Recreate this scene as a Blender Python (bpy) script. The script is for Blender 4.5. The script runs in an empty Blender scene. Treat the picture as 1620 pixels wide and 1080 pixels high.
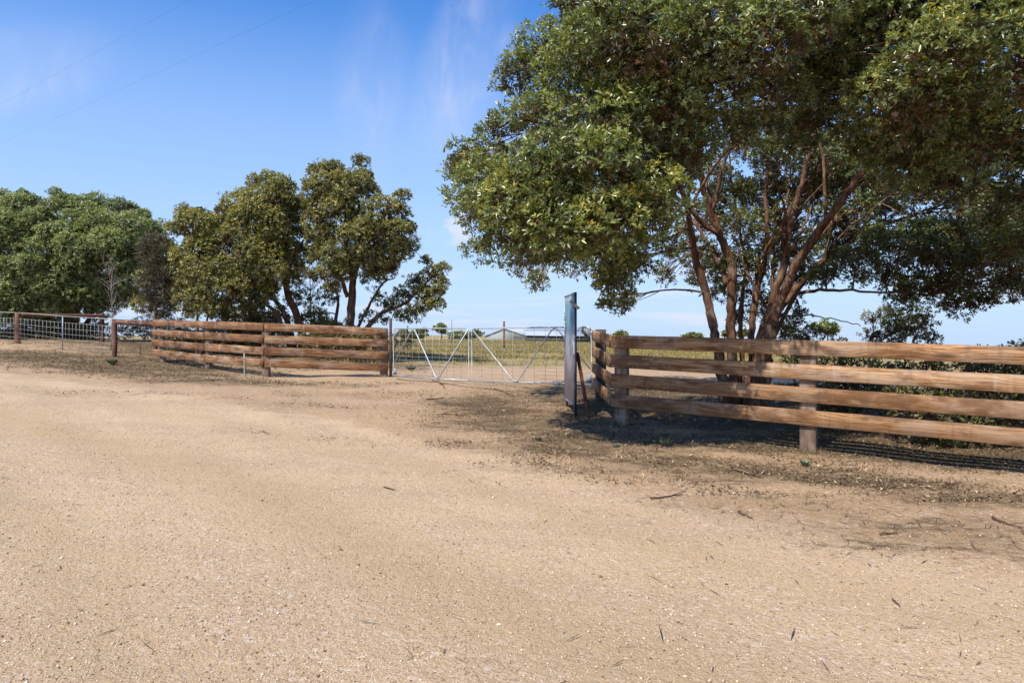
import bpy, bmesh, math, random
import numpy as np
from mathutils import Vector, Matrix, noise as mnoise
S = bpy.context.scene
C = S.collection
rng = np.random.default_rng(7)
random.seed(7)
R = math.radians
# ------------------------------------------------------------------ camera
F = 1080.0; CX = 810.0; HY = 530.0          # focal length and horizon in photo pixels
cam = bpy.data.cameras.new('camera'); camo = bpy.data.objects.new('camera', cam); C.objects.link(camo)
camo.location = (0, 0, 0); camo.rotation_euler = (R(90), 0, 0)
cam.lens = 24; cam.sensor_width = 36; cam.shift_y = -10/1620; cam.clip_start = .05; cam.clip_end = 4000
S.camera = camo
# ------------------------------------------------------------------ light
EL, AZ = R(53), R(52)                       # sun height; travels to the right and away from the camera
sdir = Vector((math.cos(AZ)*math.cos(EL), math.sin(AZ)*math.cos(EL), -math.sin(EL)))
sun = bpy.data.lights.new('sun', 'SUN'); sun.energy = 4.6; sun.angle = R(.55); sun.color = (1, .945, .86)
suno = bpy.data.objects.new('sun', sun); C.objects.link(suno)
suno.rotation_euler = sdir.to_track_quat('-Z', 'Y').to_euler()
W = bpy.data.worlds.new('World'); S.world = W; W.use_nodes = True
wn, wl = W.node_tree.nodes, W.node_tree.links; wn.clear()
def N(nodes, t, **kw):
    n = nodes.new(t)
    for k, v in kw.items():
        if k.startswith('i_'):
            n.inputs[k[2:].replace('_', ' ')].default_value = v
        else: setattr(n, k, v)
    return n
sky = N(wn, 'ShaderNodeTexSky', sky_type='NISHITA', sun_disc=False, sun_elevation=EL,
        sun_rotation=math.atan2(-sdir.x, -sdir.y), altitude=150, air_density=1.0, dust_density=.6, ozone_density=1.6)
hsv = N(wn, 'ShaderNodeHueSaturation'); hsv.inputs['Saturation'].default_value = 1.12
tn = N(wn, 'ShaderNodeMix', data_type='RGBA', blend_type='MULTIPLY'); tn.inputs[0].default_value = 1; tn.inputs[7].default_value = (.72, .98, 1.36, 1)
wl.new(sky.outputs[0], tn.inputs[6]); wl.new(tn.outputs[2], hsv.inputs['Color'])
# thin cirrus veils and low pale bands, laid out by direction
tc = N(wn, 'ShaderNodeTexCoord')
sep = N(wn, 'ShaderNodeSeparateXYZ'); wl.new(tc.outputs['Generated'], sep.inputs[0])
def wmath(op, a, b=None, c=None, clamp=False):
    n = N(wn, 'ShaderNodeMath', operation=op, use_clamp=clamp)
    for i, v in enumerate((a, b, c)):
        if v is None: continue
        if isinstance(v, (int, float)): n.inputs[i].default_value = v
        else: wl.new(v, n.inputs[i])
    return n.outputs[0]
def wnoise(sx, sy, sz, detail=6, off=(0, 0, 0), rough=.55, dist=.4):
    m = N(wn, 'ShaderNodeMapping'); m.inputs['Scale'].default_value = (sx, sy, sz); m.inputs['Location'].default_value = off
    wl.new(tc.outputs['Generated'], m.inputs[0])
    n = N(wn, 'ShaderNodeTexNoise'); n.inputs['Scale'].default_value = 1; n.inputs['Detail'].default_value = detail
    n.inputs['Roughness'].default_value = rough; n.inputs['Distortion'].default_value = dist
    wl.new(m.outputs[0], n.inputs[0]); return n.outputs[0]
def wramp(v, a, b):
    n = N(wn, 'ShaderNodeMapRange', interpolation_type='SMOOTHSTEP'); n.inputs[1].default_value = a; n.inputs[2].default_value = b
    wl.new(v, n.inputs[0]); return n.outputs[0]
def wisp(px, py, ang, ln, wd):          # one patch of cirrus, by direction
    v0 = Vector(((px-810)/1080, 1, (530-py)/1080)).normalized(); ax_ = Vector((1, 0, 0)); az_ = v0.cross(ax_).normalized()*-1
    u = ax_*math.cos(ang)+az_*math.sin(ang); w = -ax_*math.sin(ang)+az_*math.cos(ang); out = []
    for d_, q in ((u, ln), (w, wd)):
        n = N(wn, 'ShaderNodeVectorMath', operation='DOT_PRODUCT'); wl.new(tc.outputs['Generated'], n.inputs[0]); n.inputs[1].default_value = d_
        m = wmath('MULTIPLY', wmath('SUBTRACT', n.outputs['Value'], v0.dot(d_)), 1/q); out.append(wmath('MULTIPLY', m, m))
    return wramp(wmath('ADD', out[0], out[1]), 1.0, 0.0)
area = wmath('MAXIMUM', wisp(730, 110, 1.15, .17, .07), wmath('MAXIMUM', wmath('MULTIPLY', wisp(20, 110, .3, .12, .055), .9), wmath('MULTIPLY', wisp(590, 150, 1.5, .16, .06), .6)))
veil = wmath('MULTIPLY', wmath('MULTIPLY', wramp(wnoise(22, 22, 7, 6, (3.1, .4, 1.2), .6, .8), .34, .8), area), wramp(wnoise(7, 7, 5, 3, (.9, 5, 2)), .3, .6))
veil = wmath('ADD', veil, wmath('MULTIPLY', area, .25))
low = wmath('MULTIPLY', wramp(wnoise(4, 4, 42, 5, (1, 2, .7)), .46, .72), wramp(sep.outputs[2], .20, .02))
puff_d = N(wn, 'ShaderNodeVectorMath', operation='DISTANCE'); wl.new(tc.outputs['Generated'], puff_d.inputs[0])
pv = Vector((-85/1080, 1, 170/1080)).normalized(); puff_d.inputs[1].default_value = pv
pw = wmath('ADD', puff_d.outputs['Value'], wmath('MULTIPLY', wmath('SUBTRACT', wnoise(30, 30, 50, 5), .5), .06))
puff = wramp(pw, .024, .008)
cl = wmath('MAXIMUM', wmath('MAXIMUM', wmath('MULTIPLY', veil, .36), wmath('MULTIPLY', low, .60)), wmath('MULTIPLY', puff, .6))
cmix = N(wn, 'ShaderNodeMix', data_type='RGBA'); wl.new(cl, cmix.inputs[0])
hz = N(wn, 'ShaderNodeMix', data_type='RGBA'); hz.inputs[7].default_value = (3.35, 4.35, 5.9, 1); wl.new(hsv.outputs[0], hz.inputs[6])
hf = N(wn, 'ShaderNodeValToRGB'); he = hf.color_ramp.elements; he[0].position = 0; he[0].color = (.92, .92, .92, 1); he[1].position = .5; he[1].color = (0, 0, 0, 1)
for p_, v_ in ((.12, .72), (.29, .42), (.42, .06)): q_ = he.new(p_); q_.color = (v_, v_, v_, 1)
wl.new(sep.outputs[2], hf.inputs[0]); wl.new(hf.outputs[0], hz.inputs[0]); wl.new(hz.outputs[2], cmix.inputs[6])
cmix.inputs[7].default_value = (5.2, 5.1, 5.7, 1)
bg = N(wn, 'ShaderNodeBackground'); bg.inputs['Strength'].default_value = .13
wl.new(cmix.outputs[2], bg.inputs[0]); wo = N(wn, 'ShaderNodeOutputWorld'); wl.new(bg.outputs[0], wo.inputs[0])
S.view_settings.view_transform = 'Standard'; S.view_settings.look = 'None'; S.view_settings.gamma = 1
S.view_settings.exposure = 0.38
S.cycles.max_bounces = 6; S.cycles.diffuse_bounces = 3; S.cycles.transparent_max_bounces = 4

# ------------------------------------------------------------------ materials
class Mt:
    def __init__(s, name):
        s.m = bpy.data.materials.new(name); s.m.use_nodes = True
        s.n, s.l = s.m.node_tree.nodes, s.m.node_tree.links; s.n.clear()
        s.out = s.n.new('ShaderNodeOutputMaterial'); s.p = s.n.new('ShaderNodeBsdfPrincipled'); s.l.new(s.p.outputs[0], s.out.inputs[0])
        s.tc = s.n.new('ShaderNodeTexCoord')
    def put(s, sock, v):
        if v is None: return
        if isinstance(v, bpy.types.NodeSocket): s.l.new(v, sock)
        elif isinstance(v, tuple) and len(v) == 3 and sock.type == 'RGBA': sock.default_value = (*v, 1)
        else: sock.default_value = v
    def math(s, op, a, b=None, c=None, clamp=False):
        n = s.n.new('ShaderNodeMath'); n.operation = op; n.use_clamp = clamp
        for i, v in enumerate((a, b, c)): s.put(n.inputs[i], v)
        return n.outputs[0]
    def mapv(s, v, scale=(1, 1, 1), loc=(0, 0, 0)):
        n = s.n.new('ShaderNodeMapping'); n.inputs['Scale'].default_value = scale; s.put(n.inputs['Location'], loc); s.l.new(v, n.inputs[0]); return n.outputs[0]
    def noise(s, v, scale, detail=4, rough=.55, dist=0, col=False):
        n = s.n.new('ShaderNodeTexNoise'); n.inputs['Scale'].default_value = scale; n.inputs['Detail'].default_value = detail
        n.inputs['Roughness'].default_value = rough; n.inputs['Distortion'].default_value = dist; s.l.new(v, n.inputs[0]); return n.outputs[1 if col else 0]
    def vor(s, v, scale, feat='F1', out='Distance', rnd=1):
        n = s.n.new('ShaderNodeTexVoronoi'); n.feature = feat; n.inputs['Scale'].default_value = scale; n.inputs['Randomness'].default_value = rnd
        s.l.new(v, n.inputs[0]); return n.outputs[out]
    def ramp(s, v, a, b, lo=0., hi=1.):
        n = s.n.new('ShaderNodeMapRange'); n.interpolation_type = 'SMOOTHSTEP'
        for i, x in zip((1, 2, 3, 4), (a, b, lo, hi)): n.inputs[i].default_value = x
        s.put(n.inputs[0], v); return n.outputs[0]
    def mix(s, f, a, b, mode='MIX'):
        n = s.n.new('ShaderNodeMix'); n.data_type = 'RGBA'; n.blend_type = mode
        s.put(n.inputs[0], f); s.put(n.inputs[6], a); s.put(n.inputs[7], b); return n.outputs[2]
    def cramp(s, v, stops):
        n = s.n.new('ShaderNodeValToRGB'); e = n.color_ramp.elements
        while len(e) < len(stops): e.new(.5)
        for k, (p, c) in zip(e, stops): k.position = p; k.color = (*c, 1)
        s.put(n.inputs[0], v); return n.outputs[0]
    def attr(s, name):
        n = s.n.new('ShaderNodeAttribute'); n.attribute_name = name; return n.outputs['Fac']
    def rand(s):
        return s.n.new('ShaderNodeObjectInfo').outputs['Random']
    def bump(s, h, strength=.5, dist=.01, nrm=None):
        n = s.n.new('ShaderNodeBump'); n.inputs['Strength'].default_value = strength; n.inputs['Distance'].default_value = dist
        s.l.new(h, n.inputs['Height'])
        if nrm: s.l.new(nrm, n.inputs['Normal'])
        return n.outputs[0]
    def fin(s, col=None, rough=None, metal=None, spec=None, nrm=None):
        s.put(s.p.inputs['Base Color'], col); s.put(s.p.inputs['Roughness'], rough); s.put(s.p.inputs['Metallic'], metal)
        s.put(s.p.inputs['Specular IOR Level'], spec); s.put(s.p.inputs['Normal'], nrm); return s.m
def geo_pos(M): return M.n.new('ShaderNodeNewGeometry').outputs['Position']

def mat_ground():
    M = Mt('earth'); P = geo_pos(M)
    road, lit, gr = M.attr('road'), M.attr('litter'), M.attr('grass')
    big = M.noise(P, .35, 4, .6); mid = M.noise(P, 2.2, 6, .65); fine = M.noise(P, 38, 5, .7); vfine = M.noise(P, 150, 3, .7)
    cell = M.vor(P, 75, out='Color'); cellv = M.n.new('ShaderNodeSeparateColor'); M.l.new(cell, cellv.inputs[0])
    cell2 = M.vor(M.mapv(P, (1, 1, 1), (3, 7, 1)), 32, out='Color'); cellv2 = M.n.new('ShaderNodeSeparateColor'); M.l.new(cell2, cellv2.inputs[0])
    edge = M.vor(P, 75); edge2 = M.vor(M.mapv(P, (1, 1, 1), (3, 7, 1)), 32)
    # gravel road : pale pinkish, with wheel-worn smoother bands running along it
    rc = M.cramp(M.math('ADD', M.math('MULTIPLY', mid, .55), M.math('MULTIPLY', big, .45)), [(.3, (.535, .362, .200)), (.5, (.615, .432, .245)), (.72, (.70, .512, .30))])
    # verge sand : more orange
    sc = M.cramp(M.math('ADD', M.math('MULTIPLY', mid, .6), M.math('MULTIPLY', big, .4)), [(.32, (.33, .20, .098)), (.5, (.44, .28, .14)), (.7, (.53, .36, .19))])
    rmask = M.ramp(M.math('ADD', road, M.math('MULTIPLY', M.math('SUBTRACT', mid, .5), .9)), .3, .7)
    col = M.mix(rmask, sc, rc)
    wear = M.noise(M.mapv(P, (.32, 1.1, 1)), 1.0, 4, .6, .6)
    col = M.mix(M.ramp(wear, .42, .66, 0, .5), col, (.45, .30, .19))
    # pebbles
    col = M.mix(M.ramp(cellv.outputs[0], .72, .9, 0, .5), col, (.70, .55, .40))
    col = M.mix(M.ramp(cellv2.outputs[1], .88, .97, 0, .6), col, (.74, .60, .46))
    col = M.mix(M.ramp(cellv.outputs[1], .86, .97, 0, .5), col, (.25, .16, .10))
    col = M.mix(M.ramp(fine, .35, .75, .35, 0), col, (.30, .19, .115))
    trk = M.math('MULTIPLY', M.attr('track'), M.ramp(mid, .3, .6, .5, 1))
    col = M.mix(M.math('MULTIPLY', trk, .8), col, (.44, .305, .165))
    # sparse crumbs of bark everywhere
    crumb = M.noise(M.mapv(P, (1, 1.4, 1)), 34, 4, .8)
    col = M.mix(M.ramp(crumb, .62, .72, 0, .65), col, (.13, .085, .05))
    # field
    gc = M.cramp(M.noise(P, .8, 6, .7), [(.3, (.20, .155, .055)), (.5, (.30, .23, .09)), (.7, (.42, .30, .15))])
    gm = M.ramp(M.math('ADD', gr, M.math('MULTIPLY', M.math('SUBTRACT', M.noise(P, 1.4, 5, .7), .5), 1.3)), .35, .65)
    col = M.mix(gm, col, gc)
    # leaf litter and dead straw: dark brown speckle
    lc = M.cramp(M.noise(P, 48, 4, .75), [(.32, (.030, .020, .011)), (.50, (.10, .067, .036)), (.64, (.23, .16, .085)), (.78, (.42, .31, .17))])
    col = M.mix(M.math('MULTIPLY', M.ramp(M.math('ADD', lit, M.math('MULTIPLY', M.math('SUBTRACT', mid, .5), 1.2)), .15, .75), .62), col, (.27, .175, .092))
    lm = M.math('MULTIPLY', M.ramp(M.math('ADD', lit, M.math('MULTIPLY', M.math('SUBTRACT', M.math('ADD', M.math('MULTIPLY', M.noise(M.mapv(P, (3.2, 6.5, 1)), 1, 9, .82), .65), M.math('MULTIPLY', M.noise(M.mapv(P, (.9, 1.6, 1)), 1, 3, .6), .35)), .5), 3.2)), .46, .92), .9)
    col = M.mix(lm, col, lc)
    h = M.math('ADD', M.math('MULTIPLY', edge, -.5), M.math('ADD', M.math('MULTIPLY', edge2, -.6), M.math('MULTIPLY', M.math('ADD', fine, vfine), .7)))
    b1 = M.bump(h, .85, .013); b2 = M.bump(mid, .6, .05, b1)
    return M.fin(col, .95, 0, .15, b2)
def mat_wood(name, a, b, c, grey, rough=.8):
    M = Mt(name); r = M.rand()
    comb = M.n.new('ShaderNodeCombineXYZ'); M.put(comb.inputs[0], M.math('MULTIPLY', r, 37.)); M.put(comb.inputs[1], M.math('MULTIPLY', r, 11.)); M.put(comb.inputs[2], M.math('MULTIPLY', r, 23.))
    O = M.mapv(M.tc.outputs['Object'], (1, 1, 1), comb.outputs[0])
    kn = M.vor(M.mapv(O, (1.1, 3., 4.2)), 1.0, out='Distance')          # knots
    knm = M.ramp(kn, .20, .04)
    warp = M.n.new('ShaderNodeVectorMath'); warp.operation = 'ADD'; M.l.new(O, warp.inputs[0])
    wv = M.n.new('ShaderNodeCombineXYZ'); M.put(wv.inputs[2], M.math('MULTIPLY', M.ramp(kn, .5, .05), .05)); M.put(wv.inputs[1], M.math('MULTIPLY', M.noise(O, 1.3, 2), .06)); M.l.new(wv.outputs[0], warp.inputs[1])
    g = M.noise(M.mapv(warp.outputs[0], (1.0, 34, 34)), 1, 7, .68, 1.1)
    g2 = M.noise(M.mapv(warp.outputs[0], (3.5, 110, 110)), 1, 3, .6)
    blot = M.noise(M.mapv(O, (1.1, 3, 3)), 1.6, 4, .6)
    col = M.cramp(g, [(.40, a), (.48, b), (.58, c)])
    col = M.mix(M.ramp(g2, .35, .65, .45, 0), col, a)
    col = M.mix(M.ramp(blot, .42, .68, 0, grey), col, (.46, .37, .28))
    blot2 = M.noise(M.mapv(O, (1.7, 4, 4), (5, 5, 5)), 1.3, 3, .6)
    col = M.mix(M.ramp(blot2, .48, .66, 0, .8), col, tuple(x*.75 for x in a))
    streak = M.noise(M.mapv(O, (7., 1.2, 1.0), (2, 2, 2)), 1.0, 4, .6)
    col = M.mix(M.ramp(streak, .54, .72, 0, .45), col, (.11, .07, .05)); col = M.mix(M.ramp(streak, .42, .30, 0, .3), col, (.50, .41, .32))
    col = M.mix(M.math('MULTIPLY', knm, .75), col, (.07, .035, .018))
    col = M.mix(M.math('MULTIPLY', r, .45), col, a)
    check = M.ramp(M.noise(M.mapv(warp.outputs[0], (.9, 60, 60)), 1, 2, .5, .3), .70, .76)
    col = M.mix(M.math('MULTIPLY', check, .6), col, (.05, .03, .02))
    return M.fin(col, rough, 0, .25, M.bump(M.math('SUBTRACT', M.math('ADD', g, M.math('MULTIPLY', g2, .5)), check), .5, .006))
def mat_bark(name, a, b, c, sc=1.):
    M = Mt(name); O = M.tc.outputs['Object']
    st = M.noise(M.mapv(O, (14*sc, 14*sc, 2.2*sc)), 1, 6, .65, 1.2); bl = M.noise(O, 2.3, 4, .6)
    col = M.cramp(st, [(.34, a), (.47, b), (.62, c)])
    col = M.mix(M.ramp(bl, .5, .68, 0, .6), col, (.34, .25, .17))
    bl2 = M.noise(M.mapv(O, (1, 1, .6), (4, 4, 4)), 3.1, 5, .65); col = M.mix(M.ramp(bl2, .52, .66, 0, .7), col, tuple(x*.6 for x in a))
    return M.fin(col, .85, 0, .25, M.bump(st, 1., .05))
def mat_leaf(name, stops, gloss=.34, trans=.26):
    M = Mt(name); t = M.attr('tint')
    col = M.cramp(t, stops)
    M.fin(col, gloss, 0, .7)
    tr = M.n.new('ShaderNodeBsdfTranslucent'); M.l.new(M.mix(1, col, (1.25, 1.3, .6), 'MULTIPLY'), tr.inputs[0])
    mx = M.n.new('ShaderNodeMixShader'); mx.inputs[0].default_value = trans
    M.l.new(M.p.outputs[0], mx.inputs[1]); M.l.new(tr.outputs[0], mx.inputs[2]); M.l.new(mx.outputs[0], M.out.inputs[0]); return M.m
def mat_plain(name, col, rough=.6, metal=0., var=.2, sc=6., spec=.5, col2=None):
    M = Mt(name); n = M.noise(M.tc.outputs['Object'], sc, 5, .65)
    c2 = col2 or tuple(x*(1-var) for x in col)
    return M.fin(M.mix(M.ramp(n, .35, .65), col, c2), M.ramp(n, .3, .7, rough*.8, min(1, rough*1.2)), metal, spec, M.bump(n, .15, .004))
M_EARTH = mat_ground()
M_RAIL = mat_wood('sunburnt_rail_timber', (.14, .062, .024), (.375, .185, .072), (.58, .345, .165), .45)
M_RAILL = mat_wood('orange_rail_timber', (.095, .038, .016), (.265, .118, .046), (.44, .24, .105), .4)
M_POST = mat_wood('greyed_post_timber', (.12, .075, .048), (.24, .16, .11), (.36, .26, .18), .5)
M_ROUND = mat_wood('red_brown_round_timber', (.085, .035, .02), (.19, .078, .040), (.29, .135, .07), .25)
M_DARKPOST = mat_wood('dark_treated_timber', (.03, .03, .028), (.06, .055, .045), (.10, .09, .07), .2)
M_STAKE = mat_wood('pale_stake_timber', (.28, .22, .185), (.38, .32, .275), (.46, .41, .37), .2)
M_BARK = mat_bark('red_brown_bark', (.045, .022, .012), (.135, .065, .034), (.26, .14, .075))
M_BARKG = mat_bark('grey_brown_bark', (.06, .04, .028), (.15, .10, .07), (.28, .2, .15), .7)
M_DEAD = mat_plain('bleached_dead_wood', (.30, .25, .21), .8, 0, .4)
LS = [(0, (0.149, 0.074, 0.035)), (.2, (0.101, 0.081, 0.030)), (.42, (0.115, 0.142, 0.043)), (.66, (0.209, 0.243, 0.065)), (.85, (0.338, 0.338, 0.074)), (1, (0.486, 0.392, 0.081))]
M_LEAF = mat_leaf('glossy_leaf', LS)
M_LEAFB = mat_leaf('olive_leaf', [(0, (0.149, 0.084, 0.038)), (.22, (0.115, 0.089, 0.032)), (.45, (0.155, 0.151, 0.041)), (.7, (0.250, 0.236, 0.057)), (.88, (0.351, 0.304, 0.065)), (1, (0.459, 0.351, 0.081))], .45)
M_LEAFA = mat_leaf('mid_green_leaf', [(0, (0.135, 0.089, 0.043)), (.2, (0.101, 0.100, 0.035)), (.45, (0.146, 0.178, 0.057)), (.7, (0.236, 0.277, 0.095)), (.88, (0.324, 0.351, 0.121)), (1, (0.405, 0.405, 0.149))], .5)
M_CASU = mat_leaf('grey_brown_needle', [(0, (.06, .05, .03)), (.5, (.13, .11, .06)), (1, (.21, .18, .10))], .8, .1)
M_GALV = mat_plain('galvanised_pipe', (.46, .48, .49), .5, .45, .25, 9)
M_WIRE = mat_plain('galvanised_wire', (.50, .49, .46), .55, .3, .2)
M_RUST = mat_plain('rusty_steel', (.16, .065, .03), .85, .2, .5, 14)
M_RUSTP = mat_plain('brown_steel_post', (.085, .05, .036), .8, .2, .4, 14)
M_PLATE = mat_plain('grey_plate', (.24, .26, .29), .6, 0, .2)
M_BLACK = mat_plain('black_plate_label', (.05, .055, .06), .5)
M_BLUEP = mat_plain('blue_grey_picket', (.30, .37, .42), .5, .3, .2)
M_ALU = mat_plain('aluminium_edge', (.38, .40, .43), .5, .4, .15)
M_DKST = mat_plain('dark_steel', (.045, .042, .045), .5, .5, .3)
M_SHEDW = mat_plain('shed_cladding', (.50, .54, .50), .6, 0, .1, 1); M_SHEDR = mat_plain('shed_roof', (.42, .45, .48), .6, 0, .08, 1)

# ------------------------------------------------------------------ ground shape
def W3(px, py, Y): return ((px-CX)/F*Y, Y, (HY-py)/F*Y)
ctl = [W3(28, 543, 26), W3(182, 563, 21.8), W3(99, 553, 24.2), W3(160, 541, 28), W3(253, 574, 20.67), W3(325, 584, 18.45),
       W3(418, 595, 17.2), W3(612, 597.5, 17.4), W3(743, 606, 15.35), W3(950, 629, 13.5), W3(978, 669, 10.67), W3(1278, 713, 8.95),
       W3(1620, 755, 7.56), W3(908, 657.7, 11.25),
       (0, 30, -.98), (10, 30, -1.05), (-4, 26, -.95), (-8, 32, -.6), (10, 20, -1.25), (5, 14, -1.34), (12, 12, -1.55), (20, 12, -1.55), (4, 17, -1.2),
       (-25, 33, -.1), (-30, 20, 0), (-10.5, 14, -.9), (-5, 7, -1.35), (-15, 5, -1.1), (0, 0, -1.62), (0, -15, -1.7), (15, -10, -1.8),
       (-20, -10, -1.4), (12, 4, -1.75), (3, 5, -1.6), (0, 9, -1.42), (-1, 12, -1.25),
       (0, 50, -1.0), (30, 50, -1.0), (-40, 55, -.5), (40, 20, -1.3), (-50, 10, 0), (50, -20, -1.8), (-50, -20, -1)]
ctl = np.array(ctl)
def U(r2): return np.where(r2 > 0, .5*r2*np.log(r2+1e-12), 0)
_n = len(ctl); _d = ((ctl[:, None, :2]-ctl[None, :, :2])**2).sum(-1)
_K = U(_d)+np.eye(_n)*4.0; _P = np.c_[np.ones(_n), ctl[:, :2]]
_A = np.block([[_K, _P], [_P.T, np.zeros((3, 3))]]); _w = np.linalg.solve(_A, np.r_[ctl[:, 2], 0, 0, 0])
def gz(X, Y):
    X = np.atleast_1d(np.asarray(X, float)); Y = np.atleast_1d(np.asarray(Y, float)); sh = X.shape
    x = X.ravel(); y = Y.ravel(); out = np.empty(x.size)
    for i in range(0, x.size, 20000):
        a, b = x[i:i+20000], y[i:i+20000]
        d = (a[:, None]-ctl[None, :, 0])**2+(b[:, None]-ctl[None, :, 1])**2
        z = U(d)@_w[:_n]+_w[_n]+_w[_n+1]*a+_w[_n+2]*b
        rr = np.sqrt(a**2+(b-15)**2); k = np.clip((rr-28)/25, 0, 1); k = k*k*(3-2*k)
        z = z*(1-k)+(-1.02-.024*np.maximum(0, a-6))*k
        amp = np.clip((b-2)/8, .25, 1)
        z += amp*(.018*np.sin(a*1.3+b*.7)+.012*np.sin(a*2.9-b*2.1+1)+.008*np.sin(a*5.1+b*4.3)) 
        out[i:i+20000] = z
    return out.reshape(sh)
def gz1(x, y): return float(gz(x, y)[0])
def hit(px, py):
    Y = np.concatenate([np.arange(1.5, 60, .02), np.arange(60, 600, .5)]); z = gz((px-CX)/F*Y, Y)
    k = np.argmax((py-HY)/F*Y >= -z)
    return Vector(((px-CX)/F*Y[k], Y[k], z[k]))
def axis(parts):
    out = [parts[0][0]]
    for a, b, s in parts: out += list(np.linspace(a, b, max(2, int(round((b-a)/s))+1))[1:])
    return np.array(out)
far = [60., 75, 95, 120, 160, 220, 320, 480, 700, 1000, 1500, 2200, 3000]
xs = np.concatenate([-np.array(far[::-1]), axis([(-55, -25, 1.), (-25, 18, .16), (18, 55, 1.)]), np.array(far)])
ys = np.concatenate([[-200., -80, -40, -20], axis([(-14, 2, .5), (2, 14, .11), (14, 30, .2), (30, 60, 1.)]), np.array(far[1:])])
GX, GY = np.meshgrid(xs, ys); GZ = gz(GX, GY)
edge_px = [(0, 590), (200, 612), (380, 640), (520, 665), (640, 690), (780, 715), (900, 748), (1050, 790), (1300, 840), (1610, 900)]
E = np.array([list(hit(*p)[:2]) for p in edge_px]); E = np.vstack([E[0]+(E[0]-E[1])/np.linalg.norm(E[0]-E[1])*60, E, E[-1]+(E[-1]-E[-2])/np.linalg.norm(E[-1]-E[-2])*60])
def edge_dist(x, y):                      # signed distance to the road edge, positive on the road side
    best = np.full(x.shape, 1e9); sg = np.zeros(x.shape)
    for a, b in zip(E[:-1], E[1:]):
        d = b-a; L = d@d; t = np.clip(((x-a[0])*d[0]+(y-a[1])*d[1])/L, 0, 1)
        qx, qy = x-(a[0]+t*d[0]), y-(a[1]+t*d[1]); dd = np.hypot(qx, qy)
        s = -np.sign(d[0]*qy-d[1]*qx); m = dd < best; best[m] = dd[m]; sg[m] = s[m]
    return best*sg
ED = edge_dist(GX, GY)
road = np.clip(ED/1.4+.5, 0, 1)
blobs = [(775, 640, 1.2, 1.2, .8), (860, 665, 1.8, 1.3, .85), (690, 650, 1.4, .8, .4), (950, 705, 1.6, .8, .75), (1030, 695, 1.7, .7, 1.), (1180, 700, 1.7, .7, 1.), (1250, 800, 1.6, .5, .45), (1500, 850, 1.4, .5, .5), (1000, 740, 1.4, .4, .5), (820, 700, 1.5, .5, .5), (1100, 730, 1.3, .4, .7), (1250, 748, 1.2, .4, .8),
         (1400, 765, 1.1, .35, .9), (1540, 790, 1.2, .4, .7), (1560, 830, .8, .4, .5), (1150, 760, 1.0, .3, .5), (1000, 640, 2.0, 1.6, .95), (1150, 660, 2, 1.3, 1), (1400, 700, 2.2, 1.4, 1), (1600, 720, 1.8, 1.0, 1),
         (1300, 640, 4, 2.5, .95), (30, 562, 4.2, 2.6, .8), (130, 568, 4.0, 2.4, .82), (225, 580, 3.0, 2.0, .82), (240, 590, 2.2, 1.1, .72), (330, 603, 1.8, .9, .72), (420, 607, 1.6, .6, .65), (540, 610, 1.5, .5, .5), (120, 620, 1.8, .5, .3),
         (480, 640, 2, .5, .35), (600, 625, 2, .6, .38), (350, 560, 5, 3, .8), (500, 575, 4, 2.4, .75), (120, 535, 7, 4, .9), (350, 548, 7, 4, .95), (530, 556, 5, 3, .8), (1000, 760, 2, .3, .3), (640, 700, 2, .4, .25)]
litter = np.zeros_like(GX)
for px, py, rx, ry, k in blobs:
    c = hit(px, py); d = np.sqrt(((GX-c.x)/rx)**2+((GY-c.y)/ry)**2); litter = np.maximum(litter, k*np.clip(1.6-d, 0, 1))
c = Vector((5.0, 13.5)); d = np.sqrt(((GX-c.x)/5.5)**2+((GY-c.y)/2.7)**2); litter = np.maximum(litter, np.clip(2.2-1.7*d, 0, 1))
track = sum(w_*np.exp(-((ED-c_)/s_)**2) for c_, s_, w_ in ((1.2, .3, .6), (2.9, .5, 1.), (4.6, .35, .8), (6.2, .5, .9), (7.9, .4, .7)))
grass = np.clip((GY-19.5)/7, 0, 1)*np.clip((GX+9+.0*GY)/3, 0, 1)
grass = np.maximum(grass, np.clip((GY-36)/6, 0, 1))
def sheet(name, mask, label=None):
    h, w = GX.shape; idx = np.arange(h*w).reshape(h, w)
    q = np.stack([idx[:-1, :-1], idx[:-1, 1:], idx[1:, 1:], idx[1:, :-1]], -1)[mask]
    used, inv = np.unique(q, return_inverse=True); q = inv.reshape(q.shape)
    me = bpy.data.meshes.new(name); v = np.c_[GX.ravel()[used], GY.ravel()[used], GZ.ravel()[used]]
    me.vertices.add(len(v)); me.vertices.foreach_set('co', v.ravel()); me.loops.add(q.size); me.loops.foreach_set('vertex_index', q.ravel())
    me.polygons.add(len(q)); me.polygons.foreach_set('loop_start', np.arange(len(q))*4); me.polygons.foreach_set('loop_total', np.full(len(q), 4))
    me.update(); me.validate(); me.shade_smooth()
    for nm, ar in (('road', road), ('litter', litter), ('grass', grass), ('track', track)):
        a = me.attributes.new(nm, 'FLOAT', 'POINT'); a.data.foreach_set('value', ar.ravel()[used].astype(np.float32))
    me.materials.append(M_EARTH); o = bpy.data.objects.new(name, me); C.objects.link(o); o['kind'] = 'structure'; o['category'] = name.replace('_', ' ')
    if label: o['label'] = label
    return o
fe = (ED[:-1, :-1]+ED[1:, 1:])/2; fy = (GY[:-1, :-1]+GY[1:, 1:])/2; fx = (GX[:-1, :-1]+GX[1:, 1:])/2
isroad = fe > 0; isfield = (~isroad) & (fy > 22+.0*fx) & ((fx > -7) | (fy > 40))
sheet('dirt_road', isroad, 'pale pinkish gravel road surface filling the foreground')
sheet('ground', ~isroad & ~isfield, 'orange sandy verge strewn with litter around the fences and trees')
sheet('field', isfield, 'dry yellow green paddock beyond the gate reaching the horizon')

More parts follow.
